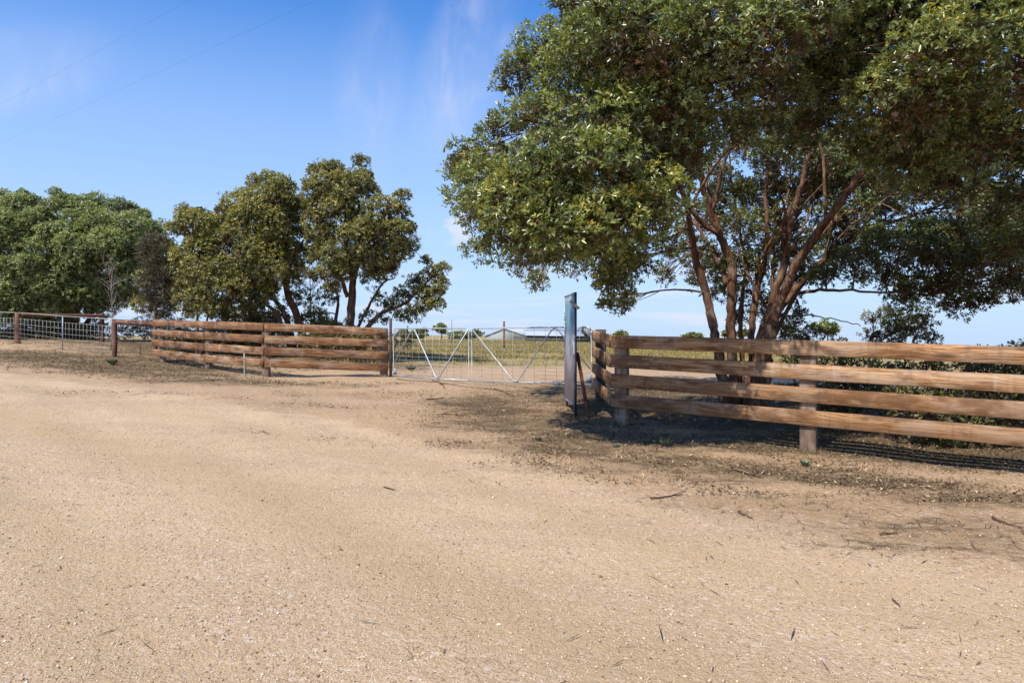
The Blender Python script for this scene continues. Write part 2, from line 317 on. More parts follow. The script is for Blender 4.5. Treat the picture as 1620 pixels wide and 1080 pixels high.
# ------------------------------------------------------------------ object helpers
def raw_mesh(name, V, quads, mat, smooth=False, tint=None):
    """V (n,3) ; quads (m,3|4) index array or list of arrays"""
    me = bpy.data.meshes.new(name); V = np.asarray(V, np.float32)
    fl = [np.asarray(q) for q in (quads if isinstance(quads, list) else [quads]) if len(q)]
    loops = np.concatenate([f.ravel() for f in fl]); tot = np.concatenate([np.full(len(f), f.shape[1]) for f in fl])
    me.vertices.add(len(V)); me.vertices.foreach_set('co', V.ravel()); me.loops.add(len(loops)); me.loops.foreach_set('vertex_index', loops.astype(np.int32))
    me.polygons.add(len(tot)); me.polygons.foreach_set('loop_start', np.r_[0, np.cumsum(tot)[:-1]].astype(np.int32)); me.polygons.foreach_set('loop_total', tot.astype(np.int32))
    me.update()
    if smooth: me.shade_smooth()
    if tint is not None:
        a = me.attributes.new('tint', 'FLOAT', 'FACE'); a.data.foreach_set('value', tint.astype(np.float32))
    me.materials.append(mat); return me
def link(name, me, parent=None, world=None):
    o = bpy.data.objects.new(name, me); C.objects.link(o)
    if world is not None: o.matrix_world = world
    if parent is not None:
        o.parent = parent; o.location = o.location-parent.location
    return o
def tag(o, label, cat, group=None, kind=None):
    o['label'] = label; o['category'] = cat
    if group: o['group'] = group
    if kind: o['kind'] = kind
    return o
def thing(name, label, cat, loc, group=None):
    o = bpy.data.objects.new(name, None); C.objects.link(o); o.location = loc; o.empty_display_size = .2
    return tag(o, label, cat, group)
class Acc:                                   # accumulates tubes (absolute coordinates)
    def __init__(s): s.v = []; s.q = []; s.t = []; s.n = 0
    def tube(s, pts, rad, k=6, bump=0., cap=True):
        P = np.asarray(pts, float); m = len(P); rad = np.broadcast_to(np.asarray(rad, float), (m,))
        T = np.gradient(P, axis=0) if m > 2 else np.repeat((P[1]-P[0])[None], 2, 0); T /= np.linalg.norm(T, axis=1)[:, None]+1e-9
        up = np.array([0, 0, 1.]) if abs(T[:, 2]).mean() < .9 else np.array([1., 0, 0])
        A = np.cross(T, up); A /= np.linalg.norm(A, axis=1)[:, None]+1e-9; B = np.cross(T, A)
        ang = np.arange(k)*2*np.pi/k; rr = rad[:, None]*np.ones(k)
        if bump: rr = rr*(1+bump*rng.normal(0, .5, (m, k))+bump*1.2*np.sin(ang*3+np.arange(m)[:, None]*.35))
        V = P[:, None]+rr[..., None]*(np.cos(ang)[None, :, None]*A[:, None]+np.sin(ang)[None, :, None]*B[:, None])
        i = s.n+np.arange(m*k).reshape(m, k); j = np.roll(i, -1, 1)
        s.q.append(np.stack([i[:-1], j[:-1], j[1:], i[1:]], -1).reshape(-1, 4)); s.v.append(V.reshape(-1, 3)); s.n += m*k
        if cap and k > 3:
            for ring, e, fl in ((i[0], P[0], 1), (i[-1], P[-1], 0)):
                s.v.append(e[None]); c = s.n; s.n += 1
                a, b = ring, np.roll(ring, -1)
                s.t.append(np.stack([a, np.full(k, c), b] if fl else [a, b, np.full(k, c)], -1))
        return s
    def box(s, M4, sx, sy, sz):
        c = np.array([(x, y, z) for x in (-.5, .5) for y in (-.5, .5) for z in (-.5, .5)])*[sx, sy, sz]
        m = np.array(M4); V = c@m[:3, :3].T+m[:3, 3]; f = np.array([[0, 1, 3, 2], [4, 6, 7, 5], [0, 4, 5, 1], [2, 3, 7, 6], [0, 2, 6, 4], [1, 5, 7, 3]])
        s.q.append(f+s.n); s.v.append(V); s.n += 8; return s
    def build(s, name, mat, parent=None, origin=None, smooth=True):
        o = np.array(origin if origin is not None else (parent.location if parent is not None else (0, 0, 0)), float)
        fl = []
        if s.q: fl.append(np.concatenate(s.q))
        if s.t: fl.append(np.concatenate(s.t))
        me = raw_mesh(name, np.concatenate(s.v)-o, fl, mat, smooth)
        ob = bpy.data.objects.new(name, me); C.objects.link(ob)
        ob.location = Vector(o)-(parent.location if parent is not None else Vector())
        if parent is not None: ob.parent = parent
        return ob
def timber(name, p0, p1, h, t, mat, parent, up=Vector((0, 0, 1)), warp=.004, bev=.006, seg=None, top_cut=False):
    """sawn timber from p0 to p1 (centre line), h along up, t across; local X runs along it"""
    p0, p1 = Vector(p0), Vector(p1); d = p1-p0; L = d.length; x = d.normalized(); y = up.cross(x).normalized(); z = x.cross(y)
    n = seg or max(2, int(L/.3)); b = bev; ph = rng.uniform(0, 6, 4)
    prof = np.array([(-t/2+b, -h/2), (t/2-b, -h/2), (t/2, -h/2+b), (t/2, h/2-b), (t/2-b, h/2), (-t/2+b, h/2), (-t/2, h/2-b), (-t/2, -h/2+b)])
    X = np.linspace(0, L, n+1); V = []
    for xx in X:
        w = warp*math.sin(xx*1.1+ph[0]); w2 = warp*math.sin(xx*.8+ph[1])*1.3; sc = 1+.012*math.sin(xx*3.1+ph[2])
        pr = prof*[1, sc]+rng.normal(0, .0012, prof.shape)
        V.append(np.c_[np.full(8, xx), pr[:, 0]+w, pr[:, 1]+w2])
    V = np.concatenate(V); i = np.arange(len(V)).reshape(n+1, 8); j = np.roll(i, -1, 1)
    Q = np.stack([i[:-1], i[1:], j[1:], j[:-1]], -1).reshape(-1, 4)
    me = raw_mesh(name, V, [Q, np.array([i[0]]), np.array([i[-1][::-1]])], mat)
    M4 = Matrix((x, y, z)).transposed().to_4x4(); M4.translation = p0
    return link(name, me, parent, M4)
def rpost(name, base, top, r, mat, parent, k=14):
    base, top = Vector(base), Vector(top); d = top-base; L = d.length
    x = d.normalized(); y = Vector((0, 1, 0)) if abs(x.y) < .9 else Vector((0, 0, 1)); z = x.cross(y).normalized(); y = z.cross(x)
    a = Acc(); n = max(4, int(L/.15)); xs_ = np.linspace(0, L, n)
    a.tube(np.c_[xs_, .006*np.sin(xs_*3+rng.uniform(0, 6)), .006*np.cos(xs_*2.3)], r*(1-.06*xs_/L)*(1+rng.normal(0, .012, n)), k)
    me = raw_mesh(name, np.concatenate(a.v), [np.concatenate(a.q), np.concatenate(a.t)], mat, False)
    M4 = Matrix((x, y, z)).transposed().to_4x4(); M4.translation = base
    return link(name, me, parent, M4)

# ------------------------------------------------------------------ plank fences
RH = .20
def rails_z(ztop, n=4, pitch=.302): return [ztop-RH/2-k*pitch for k in range(n)]
# right-hand fence
c0 = Vector(W3(938, 522.6, 13.35)); c1 = Vector(W3(968, 529.9, 10.62)); c2 = Vector(W3(1278, 538.3, 8.95)); c3 = Vector(W3(1620, 549, 7.56))
dirR = (c3-c1); dR = Vector((dirR.x, dirR.y, 0)).normalized(); nR = Vector((-dR.y, dR.x, 0))
if nR.y < 0: nR = -nR                            # away from the camera
fr = thing('rail_fence', 'weathered four rail timber fence on the right, dappled by the shade of the big tree', 'fence', (c1.x, c1.y, gz1(c1.x, c1.y)), 'timber rail fences beside the gate')
ext = c1+dirR*1.0; slope = dirR.z/Vector((dirR.x, dirR.y)).length
L2 = 9.2
endR = c1+Vector((dR.x, dR.y, slope))*L2
for k in range(4):
    dz = Vector((0, 0, -RH/2-k*.302+[.004, -.003, .002, 0][k]))
    j = 5.95+[.0, .02, -.01, .01][k]
    timber('rail', c1+dz+Vector((dR.x, dR.y, slope))*0.0, c1+dz+Vector((dR.x, dR.y, slope))*j, RH, .05, M_RAIL, fr)
    timber('rail', c1+dz+Vector((dR.x, dR.y, slope))*(j+.008), endR+dz, RH, .05, M_RAIL, fr)
    # short return towards the gate
    q0 = c0+dz+Vector((0, 0, .0)); timber('rail', q0, c1+dz+Vector((-.012, .035, -.002)), RH, .048, M_RAIL, fr)
def sq_post(base_xy, ztop, w, t, ang, mat, parent, sink=.15):
    x, y = base_xy; zb = gz1(x, y)-sink
    return timber('post', (x, y, zb), (x, y, ztop), w, t, mat, parent, up=Vector((math.cos(ang), math.sin(ang), 0)), warp=.002, bev=.008, seg=8)
aR = math.atan2(dR.y, dR.x)
for s_, m_ in ((.13, M_POST), (None, M_POST), (5.95, M_POST), (8.8, M_POST)):
    s_ = (c2-c1).length if s_ is None else s_
    p = c1+Vector((dR.x, dR.y, slope))*s_+nR*(.025+.06+.002)
    sq_post((p.x, p.y), p.z-.012, .20, .12, aR, m_, fr)
pf = Vector(W3(950, 521, 13.2)); sq_post((c0.x+.13, 13.2), pf.z, .19, .19, 1.57, M_DARKPOST, fr)
pb = (c0.x+.13, 13.2)
# left-hand fence
A = Vector(W3(241, 505.6, 21.05)); Ap = Vector(W3(253, 506, 20.67)); B = Vector(W3(325, 508.0, 18.45)); Cc = Vector(W3(418, 511, 17.2)); D = Vector(W3(613, 518.5, 17.4))
fl_ = thing('rail_fence', 'orange brown four rail timber fence curving along the left side of the gate', 'fence', (Cc.x, Cc.y, gz1(Cc.x, Cc.y)), 'timber rail fences beside the gate')
for k in range(4):
    dz = Vector((0, 0, -RH/2-k*.302))
    g = [(.0, 0, 0), (.02, -.01, .01), (0, .01, -.02), (-.02, .02, .02)][k]
    u1 = (B-A).normalized(); u2 = (Cc-B).normalized(); u3 = (D-Cc).normalized()
    timber('rail', A+dz+u1*g[0], B+dz-u1*.004, RH, .05, M_RAILL, fl_)
    timber('rail', B+dz+u2*.004, Cc+dz-u2*.02, RH, .05, M_RAILL, fl_)
    timber('rail', Cc+dz+u3*.012, D+dz+u3*g[1], RH, .05, M_RAILL, fl_)
for p, q0, q1 in ((Ap, A, B), (B, A, Cc), (Cc, B, D), (D-u3*.1, Cc, D)):
    d_ = (q1-q0); d_.z = 0; d_.normalize(); n_ = Vector((-d_.y, d_.x, 0)); n_ = n_ if n_.y > 0 else -n_
    pp = p+n_*.093; sq_post((pp.x, pp.y), pp.z-.015, .19, .12, math.atan2(d_.y, d_.x), M_POST, fl_)

# ------------------------------------------------------------------ gates
hp = Vector(W3(618, 504, 17.42)); g0 = gz1(hp.x, hp.y)
a = Acc().tube([(hp.x, hp.y, g0-.3), (hp.x, hp.y, hp.z)], .036, 12); a.tube([(hp.x, hp.y, hp.z-.004), (hp.x, hp.y, hp.z+.004)], .04, 12)
o = a.build('gate_post', M_RUSTP, None, (hp.x, hp.y, g0)); tag(o, 'thin rusty brown steel gate post at the right end of the left timber fence', 'gate post')
def arc_corner(P0, Pc, P1, r, n=7):
    P0, Pc, P1 = map(np.array, (P0, Pc, P1)); a_ = (P0-Pc)/np.linalg.norm(P0-Pc); b_ = (P1-Pc)/np.linalg.norm(P1-Pc)
    s_, e_ = Pc+a_*r, Pc+b_*r; t = np.linspace(0, 1, n)[:, None]; return (1-t)**2*s_+2*t*(1-t)*Pc+t*t*e_
def gate(label, H0, H1, h0, h1, zb0, zb1, nv=11):
    """H0 hinge xy, H1 free xy; z tops/bottoms"""
    T0, T1 = np.array([*H0, h0]), np.array([*H1, h1]); B0, B1 = np.array([*H0, zb0]), np.array([*H1, zb1])
    t = thing('farm_gate', label, 'gate', (H0[0], H0[1], zb0), 'pair of galvanised farm gates')
    r = .017; a = Acc()
    loop = np.vstack([B0[None], T0[None]*1, arc_corner(T0, T1, B1, .13), B1[None]])
    loop2 = np.vstack([B0[None], arc_corner(B0, T0, T1, .14), arc_corner(T0, T1, B1, .12), (B1+[0, 0, -.06])[None]])
    a.tube(loop2, r, 10); a.tube([B0, B1], r, 10); fo = a.build('frame', M_GALV, t)
    def at(s_, v): return (T0*(1-s_)+T1*s_)*v+(B0*(1-s_)+B1*s_)*(1-v)
    a = Acc(); pts = np.vstack([at(.012, .27)[None], arc_corner(at(.012, .27), at(.29, 1.03), at(.60, 0), .16), arc_corner(at(.29, 1.03), at(.61, -.03), at(.99, .97), .13), at(.985, .95)[None]])
    a.tube(pts+np.array([0, -.028, 0]), .0145, 8); a.build('brace', M_GALV, t)
    a = Acc()
    hs = [.88, .785, .69, .60, .51, .42, .345, .275, .205, .14, .07]
    for v in hs: a.tube([at(.005, v), at(.995, v)], .0032, 4)
    for i in range(1, nv): a.tube([at(i/nv, .01), at(i/nv, .99)], .0030, 4)
    a.build('wire_mesh', M_WIRE, t)
    # corner plate with a dark name tag at the hinge top, small bracket at the hinge bottom
    P = [at(.008, .985), at(.105, .985), at(.012, .72)]
    V = np.array([p+np.array([0, dy, 0]) for dy in (-.02, -.03) for p in P]); me = raw_mesh('corner_plate', V-np.array(t.location), [np.array([[0, 1, 2], [5, 4, 3]]), np.array([[0, 3, 4, 1], [1, 4, 5, 2], [2, 5, 3, 0]])], M_PLATE)
    pl = bpy.data.objects.new('corner_plate', me); C.objects.link(pl); pl.parent = t
    P = [at(.045, .955), at(.062, .945), at(.036, .80), at(.020, .815)]
    P = [at(.062, .95), at(.078, .92), at(.042, .82), at(.028, .85)]
    V = np.array([p+np.array([0, dy, 0]) for dy in (-.034, -.030) for p in P]); me = raw_mesh('name_tag', V-np.array(t.location), [np.array([[0, 1, 2, 3], [7, 6, 5, 4], [0, 4, 5, 1], [1, 5, 6, 2], [2, 6, 7, 3], [3, 7, 4, 0]])], M_BLACK)
    nt_ = bpy.data.objects.new('name_tag', me); C.objects.link(nt_); nt_.parent = pl
    P = [at(.0, .03), at(.045, .03), at(.045, .13), at(.02, .17), at(.0, .17)]
    V = np.array([p+np.array([0, dy, 0]) for dy in (-.035, -.02) for p in P]); me = raw_mesh('hinge_bracket', V-np.array(t.location), [np.array([[0, 1, 2, 3, 4], [9, 8, 7, 6, 5]]), np.array([[i, i+5, (i+1) % 5+5, (i+1) % 5] for i in range(5)])], M_PLATE)
    hb = bpy.data.objects.new('hinge_bracket', me); C.objects.link(hb); hb.parent = t
    for v0 in (.87, .03):
        a = Acc().tube([at(0, v0), at(0, v0+.06)], .024, 8); s0 = at(0, v0+.03); a.tube([s0, s0+(T0-T1)/np.linalg.norm(T0-T1)*.05], .012, 6)
        a.build('hinge', M_GALV, t)
    return t, at
l0 = W3(622.5, 519.6, 17.3); l0b = W3(622.5, 594.3, 17.3); lm = W3(741.5, 519.2, 15.4); lmb = W3(741.5, 601.8, 15.4)
gate('left galvanised farm gate leaf hinged on the thin rusty steel post', l0[:2], lm[:2], l0[2], lm[2], l0b[2], lmb[2])
r0 = W3(936, 517.2, 13.9); r0b = W3(936, 607.8, 13.9); rm = W3(746.5, 519.2, 15.35); rmb = W3(746.5, 602.2, 15.35)
tg, at = gate('right galvanised farm gate leaf reaching behind the thin upright sign board', r0[:2], rm[:2], r0[2], rm[2], r0b[2], rmb[2])
a = Acc(); p = at(.99, .86); q = Vector(lm)
cpt = [p+np.array([0, 0, .02]), p+np.array([-.035, -.03, -.03]), p+np.array([-.02, -.035, -.08]), p+np.array([.03, -.03, -.05])]
a.tube(cpt, .008, 6); a.build('latch_chain', M_DKST, tg)

# ------------------------------------------------------------------ sign board seen edge on
n0 = Vector(W3(908, 463.2, 11.25)); f0 = Vector(W3(893.8, 469, 12.33)); nb = W3(908, 640.6, 11.25)[2]
sg = thing('sign_board', 'tall sign board seen almost edge on, glossy blue green face in a metal frame', 'sign', (n0.x, n0.y, gz1(n0.x, n0.y)))
d_ = (f0-n0); d_.z = 0; Ls = d_.length; d_.normalize(); nl = Vector((-d_.y, d_.x, 0)); nl = nl if nl.x < 0 else -nl     # face normal, to the left
def sboard(name, s0_, s1_, z0, z1, off, th, mat, bev=.003):
    p0 = n0+d_*((s0_+s1_)/2)+nl*off; o = timber(name, (p0.x, p0.y, z0), (p0.x, p0.y, z1), s1_-s0_, th, mat, sg, up=d_, warp=0, bev=bev, seg=1); return o
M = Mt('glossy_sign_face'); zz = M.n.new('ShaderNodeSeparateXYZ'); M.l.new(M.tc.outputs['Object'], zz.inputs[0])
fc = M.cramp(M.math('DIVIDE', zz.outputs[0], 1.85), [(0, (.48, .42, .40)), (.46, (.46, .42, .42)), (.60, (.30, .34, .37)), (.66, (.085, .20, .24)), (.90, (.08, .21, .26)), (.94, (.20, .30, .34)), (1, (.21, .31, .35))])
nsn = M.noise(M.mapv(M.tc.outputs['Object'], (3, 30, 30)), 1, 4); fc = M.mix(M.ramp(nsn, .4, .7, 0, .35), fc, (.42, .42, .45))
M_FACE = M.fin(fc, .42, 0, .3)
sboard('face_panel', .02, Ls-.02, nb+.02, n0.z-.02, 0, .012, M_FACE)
sboard('backing', .022, Ls-.022, nb+.022, n0.z-.022, -.013, .012, M_DKST)
fo = sboard('frame', -.012, .02, nb, n0.z, -.002, .032, M_ALU); 
for s0_, s1_, z0, z1 in ((Ls-.02, Ls+.005, nb, n0.z),):
    sboard('frame', s0_, s1_, z0, z1, -.004, .036, M_ALU)
p0 = n0+nl*-.004; q0 = f0+nl*-.004
for zt in (n0.z-.006, nb+.006): timber('frame', (p0.x, p0.y, zt), (q0.x, q0.y, zt), .03, .034, M_ALU, sg, warp=0, seg=1)
for s_ in (.01, Ls-.06):
    pp = n0+d_*s_+nl*-.030; zb = gz1(pp.x, pp.y)
    timber('post', (pp.x, pp.y, zb-.2), (pp.x, pp.y, n0.z+(.012 if s_ < .1 else -.35)), .06, .03, M_DARKPOST if s_ > .1 else M_DKST, sg, up=d_, warp=0, seg=3)
pa = Vector(W3(902, 476, 11.2)); pb_ = Vector(W3(916, 488, 11.15)); timber('cross_batten', pa, pb_, .045, .03, M_STAKE, sg, warp=0, seg=1)
b1 = Vector(W3(913.5, 558, 11.4)); b2 = hit(931.5, 661)
timber('prop', b1, b2+(b2-b1).normalized()*.05, .055, .05, M_RUST, sg, up=Vector((1, 0, 0)), warp=.002)

# white stake in front of the left fence
s0_ = hit(387, 598.5); sv = timber('survey_stake', (s0_.x, s0_.y, s0_.z-.1), (s0_.x-.01, s0_.y, s0_.z+.60), .030, .028, M_STAKE, None, up=Vector((1, 0, 0)), warp=.001, seg=5)
tag(sv, 'short thin pale stake standing in front of the left timber fence', 'stake')

# ------------------------------------------------------------------ wire fence on the far left
def P3(px, ytop, ybase, Y): return Vector(W3(px, ytop, Y)), Vector(W3(px, ybase, Y))
t28, b28 = P3(28, 494, 543, 26); t99, b99 = P3(99, 499.5, 553, 24.2); t182, b182 = P3(181.5, 504.5, 563, 21.8); t160, b160 = P3(161, 496.5, 541, 28)
wf = thing('wire_fence', 'galvanised wire mesh fence with red brown round posts on the far left', 'fence', b99[:])
for t_, b_, r_ in ((t28, b28, .10), (t182, b182, .075), (t160, b160, .095)):
    rpost('post', b_-Vector((0, 0, .2)), t_, r_, M_ROUND, wf)
rpost('stay_rail', t28+Vector((.1, .02, -.085)), t160+Vector((.12, -.02, -.085)), .072, M_ROUND, wf)
e182 = Vector(W3(262, 512.5, 21.6)); rpost('stay_rail', t182+Vector((.07, .0, -.10)), e182+Vector((0, 0, -.02)), .085, M_ROUND, wf)
a = Acc().box(Matrix.Translation((t99+b99)/2), .035, .012, (t99-b99).length+.02).box(Matrix.Translation((t99+b99)/2+Vector((0, .02, 0))), .006, .03, (t99-b99).length)
a.build('steel_picket', M_BLUEP, wf, smooth=False)
lft = t28+(t28-t99)*2.2; lfb = b28+(b28-b99)*2.2; lfb.z = gz1(lfb.x, lfb.y); lft.z = lfb.z+1.15
rpost('post', lfb-Vector((0, 0, .2)), lft, .1, M_ROUND, wf)
bk_b = Vector(W3(300, 540, 28.6)); bk_t = bk_b+Vector((0, 0, .95))
a = Acc(); aw = Acc(); spans = [((lft, lfb), (t28, b28)), ((t28, b28), (t99, b99)), ((t99, b99), (t182, b182)), ((t160, b160), (bk_t, bk_b))]
for (ta, ba), (tb, bb) in spans:
    L = (Vector((tb.x, tb.y))-Vector((ta.x, ta.y))).length; n = int(L/.28)
    for v in (.08, .2, .33, .47, .63, .8): a.tube([ba.lerp(ta, v)+Vector((0, -.02, 0)), bb.lerp(tb, v)+Vector((0, -.02, 0))], .0042, 4)
    for i in range(n+1):
        f = i/max(1, n); bt = ba.lerp(bb, f); tt = ta.lerp(tb, f); a.tube([bt.lerp(tt, .08)+Vector((0, -.02, 0)), bt.lerp(tt, .82)+Vector((0, -.02, 0))], .0036, 4)
    if ta is not t160: aw.tube([ta+Vector((0, -.02, -.01)), tb+Vector((0, -.02, -.01))], .011, 6)
aw.tube([t182, t182+Vector((.02, -.02, .0)), Vector(W3(241, 507, 21.2))], .006, 5)
a.build('wire_mesh', M_WIRE, wf); aw.build('top_wire', M_WIRE, wf)
Acc().tube([t182+Vector((0, -.08, -.1)), hit(222, 545)], .011, 5).build('stay_wire', M_WIRE, wf)

# ------------------------------------------------------------------ trees
def in_poly(x, y, P):
    P = np.asarray(P, float); c = np.zeros(np.shape(x), bool); j = len(P)-1
    for i in range(len(P)):
        xi, yi = P[i]; xj, yj = P[j]
        c ^= ((yi > y) != (yj > y)) & (x < (xj-xi)*(y-yi)/(yj-yi+1e-12)+xi); j = i
    return c
def poly_dist(x, y, P):
    P = np.asarray(P, float); best = np.full(np.shape(x), 1e9)
    for a_, b_ in zip(P, np.roll(P, -1, 0)):
        d = b_-a_; t = np.clip(((x-a_[0])*d[0]+(y-a_[1])*d[1])/(d@d), 0, 1); best = np.minimum(best, np.hypot(x-a_[0]-t*d[0], y-a_[1]-t*d[1]))
    return best
def fill(P, spacing, tries=4000, margin=.5):
    P = np.asarray(P, float); lo, hi = P.min(0), P.max(0); pts = rng.uniform(lo, hi, (tries, 2)); ok = in_poly(pts[:, 0], pts[:, 1], P); pts = pts[ok]
    dd = poly_dist(pts[:, 0], pts[:, 1], P); pts = pts[dd > spacing*margin]; out = []
    for p in pts:
        if all((p[0]-q[0])**2+(p[1]-q[1])**2 > spacing**2 for q in out): out.append(p)
    return np.array(out)
def poly_lobes(P, Y0, depth, rpx, spacing, dens=1., back=.6, margin=.6, tint=0., front=1., prof=None):
    """lobes (x,y,z,r,density,tint) filling the outline P (photo pixels, taken at depth Y0) as a rounded body `depth` metres half thick"""
    L = []; m = Y0/F
    for side in (-1, 1):
        pts = fill(P, spacing*(1 if side < 0 else 1.25), margin=margin)
        if not len(pts): continue
        e = poly_dist(pts[:, 0], pts[:, 1], P)*m
        for (px, py), ee in zip(pts, e):
            if rng.random() > (front if side < 0 else back): continue
            r = rpx*m*rng.uniform(.78, 1.2); r = min(r, max(ee*1.05, rpx*m*.55))
            k = min(1, ee/max(.3, prof or depth)); h = depth*math.sqrt(max(0, 1-(1-k)**2))*rng.uniform(.7, 1.0)
            Y = Y0+side*h; s = Y if side < 0 else Y0
            L.append(((px-CX)/F*s, Y, (HY-py)/F*s, r, dens*(1 if side < 0 else .7), tint+rng.normal(0, .045)))
    return L
def leaves_mesh(name, pos, axis_, tint, nl_, Lf, Wf, mat, origin, spread=.9, upb=.0):
    n = len(pos); k = nl_; P = np.repeat(pos, k, 0); A_ = np.repeat(axis_, k, 0)
    rnd = rng.normal(0, 1, (n*k, 3)); rnd -= (rnd*A_).sum(1)[:, None]*A_; rnd /= np.linalg.norm(rnd, axis=1)[:, None]+1e-9
    u = rng.uniform(.1, 1.1, n*k)[:, None]; D_ = A_*u+rnd*spread*rng.uniform(.6, 1.2, (n*k, 1)); D_[:, 2] += upb; D_ /= np.linalg.norm(D_, axis=1)[:, None]
    base = P-A_*rng.uniform(0, .9, (n*k, 1))*Lf+rnd*.01
    s = np.cross(D_, A_+rng.normal(0, .35, (n*k, 3))); s /= np.linalg.norm(s, axis=1)[:, None]+1e-9; nn = np.cross(s, D_)
    Ln = (Lf*rng.uniform(.65, 1.2, n*k))[:, None]; Wn = (Wf*rng.uniform(.75, 1.2, n*k))[:, None]
    droop = np.array([0, 0, -1.])*Ln*rng.uniform(0, .18, (n*k, 1))
    V = np.stack([base, base+D_*Ln*.5+s*Wn+nn*Wn*.35, base+D_*Ln+droop, base+D_*Ln*.5-s*Wn+nn*Wn*.35], 1)
    i = np.arange(n*k)[:, None]*4; T = np.concatenate([i+[0, 1, 2], i+[0, 2, 3]], 1).reshape(-1, 3)
    tt = np.repeat(np.clip(np.repeat(tint, k)+rng.normal(0, .09, n*k)+.08*(u[:, 0]-.6), 0, 1), 2)
    return raw_mesh(name, V.reshape(-1, 3)-np.array(origin), T, mat, False, tt)
def rosettes(lobes, per_m2, flat=.85, inner=.22, sprig=.14, bott=.5):
    pos = []; ax = []; ti = []; tw = []
    for cx, cy, cz, r, de, tn in lobes:
        n = int(4*math.pi*r*r*per_m2*de*.62); v = rng.normal(0, 1, (n, 3)); v /= np.linalg.norm(v, axis=1)[:, None]
        keep = (v[:, 2] > -.25) | (rng.random(n) < bott); v = v[keep]; n = len(v)
        if n == 0: continue
        # lumpy surface: gather the shoots into sub-clumps
        m = max(3, int(5+r*7)); cc = rng.normal(0, 1, (m, 3)); cc /= np.linalg.norm(cc, axis=1)[:, None]
        near = (v@cc.T).max(1); bump_ = .66+.44*np.clip((near-.5)/.5, 0, 1)
        isin = rng.random(n) < inner; rad = np.where(isin, rng.uniform(.25, .8, n), rng.uniform(.82, 1.05, n)*bump_)
        sp = rng.random(n) < sprig; rad = np.where(sp & ~isin, rad+rng.uniform(.05, .28, n), rad)
        q = v*rad[:, None]*r*np.array([1, 1, flat]); a_ = v*.75+rng.normal(0, .38, (n, 3))+np.array([0, 0, .45]); a_ /= np.linalg.norm(a_, axis=1)[:, None]
        pos.append(q+[cx, cy, cz]); ax.append(a_)
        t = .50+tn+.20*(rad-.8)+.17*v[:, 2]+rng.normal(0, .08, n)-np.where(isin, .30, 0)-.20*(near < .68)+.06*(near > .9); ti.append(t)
    return np.concatenate(pos), np.concatenate(ax), np.clip(np.concatenate(ti), 0, 1)
def curve_pts(a_, b_, sag, n=6, jit=.05):
    a_, b_ = np.array(a_, float), np.array(b_, float); L = np.linalg.norm(b_-a_); mid = (a_+b_)/2+np.array([0, 0, sag*L])+rng.normal(0, jit*L, 3)
    t = np.linspace(0, 1, n)[:, None]; return (1-t)**2*a_+2*t*(1-t)*mid+t*t*b_
def smooth_path(pts, n):
    P = np.array(pts, float); t = np.r_[0, np.cumsum(np.linalg.norm(np.diff(P[:, :3], axis=0), axis=1))]; T = np.linspace(0, t[-1], n)
    # Catmull-Rom
    out = []
    for x in T:
        i = min(len(P)-2, max(0, np.searchsorted(t, x)-1)); u = (x-t[i])/(t[i+1]-t[i]+1e-9)
        p0, p1, p2, p3 = P[max(0, i-1)], P[i], P[i+1], P[min(len(P)-1, i+2)]
        out.append(.5*((2*p1)+(-p0+p2)*u+(2*p0-5*p1+4*p2-p3)*u*u+(-p0+3*p1-3*p2+p3)*u**3))
    return np.array(out)
def make_tree(name, label, cat, stems, lobes, per_m2, nleaf, Lf, Wf, matL, matB, group=None, twigs=9, base=None, br_r=.03, minz=None, twr=.007, **kw):
    """stems: list of lists of (x,y,z,r)"""
    base = base or Vector(stems[0][0][:3]); t = thing(name, label, cat, base, group)
    nodes = []; 
    for st in stems:
        P = smooth_path(st, max(10, len(st)*5)); P[:, 3] = np.maximum(P[:, 3], .008); nodes.append(P[3:])
        jit = rng.normal(0, .012, (len(P), 3)); jit[:2] = 0
        Acc().tube(P[:, :3]+jit, P[:, 3], 12 if st[0][3] > .05 else 7, .07).build('trunk' if st[0][3] > .085 or st is stems[0] else 'limb', matB, t)
    nd = np.concatenate(nodes); a = Acc()
    if minz is None: minz = base.z+.6
    nd2 = nd[nd[:, 2] > minz] if (nd[:, 2] > minz).any() else nd
    for cx, cy, cz, r, de, tn in lobes:
        c_ = np.array([cx, cy, cz]); d = np.linalg.norm(nd2[:, :3]-c_, axis=1)+1.2*np.maximum(0, 0*nd2[:, 2]+cz*0)+.25*np.abs(nd2[:, 2]-cz-.3)
        s = nd2[np.argmin(d)]; r0 = min(s[3]*.75, br_r*(.6+.5*r)); L = np.linalg.norm(s[:3]-c_)
        P = curve_pts(s[:3], c_, .06 if cz > s[2] else .12, max(5, int(L/.35)), .05)
        a.tube(P, np.linspace(r0, max(.008, r0*.35), len(P)), 5, .05, False)
        for _ in range(int(twigs*min(1, de+.3))):
            v = rng.normal(0, 1, 3); v[2] = abs(v[2])*.8-.15; v /= np.linalg.norm(v); st_ = P[rng.integers(len(P)//2, len(P))]
            a.tube(curve_pts(st_, c_+v*r*rng.uniform(.7, 1.0), .05, 5, .07), np.linspace(twr*1.4, twr*.5, 5), 3, 0, False)
    a.build('branches', matB, t)
    pos, ax, ti = rosettes(lobes, per_m2, **kw)
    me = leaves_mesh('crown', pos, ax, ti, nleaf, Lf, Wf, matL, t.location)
    o = bpy.data.objects.new('crown', me); C.objects.link(o); o.parent = t
    return t, len(pos)*nleaf
def d_lim(z): return 1.
def S4(pts):   # (px,py,Y,r)
    return [(*W3(a_, b_, Y), r) for a_, b_, Y, r in pts]
nleaves = 0
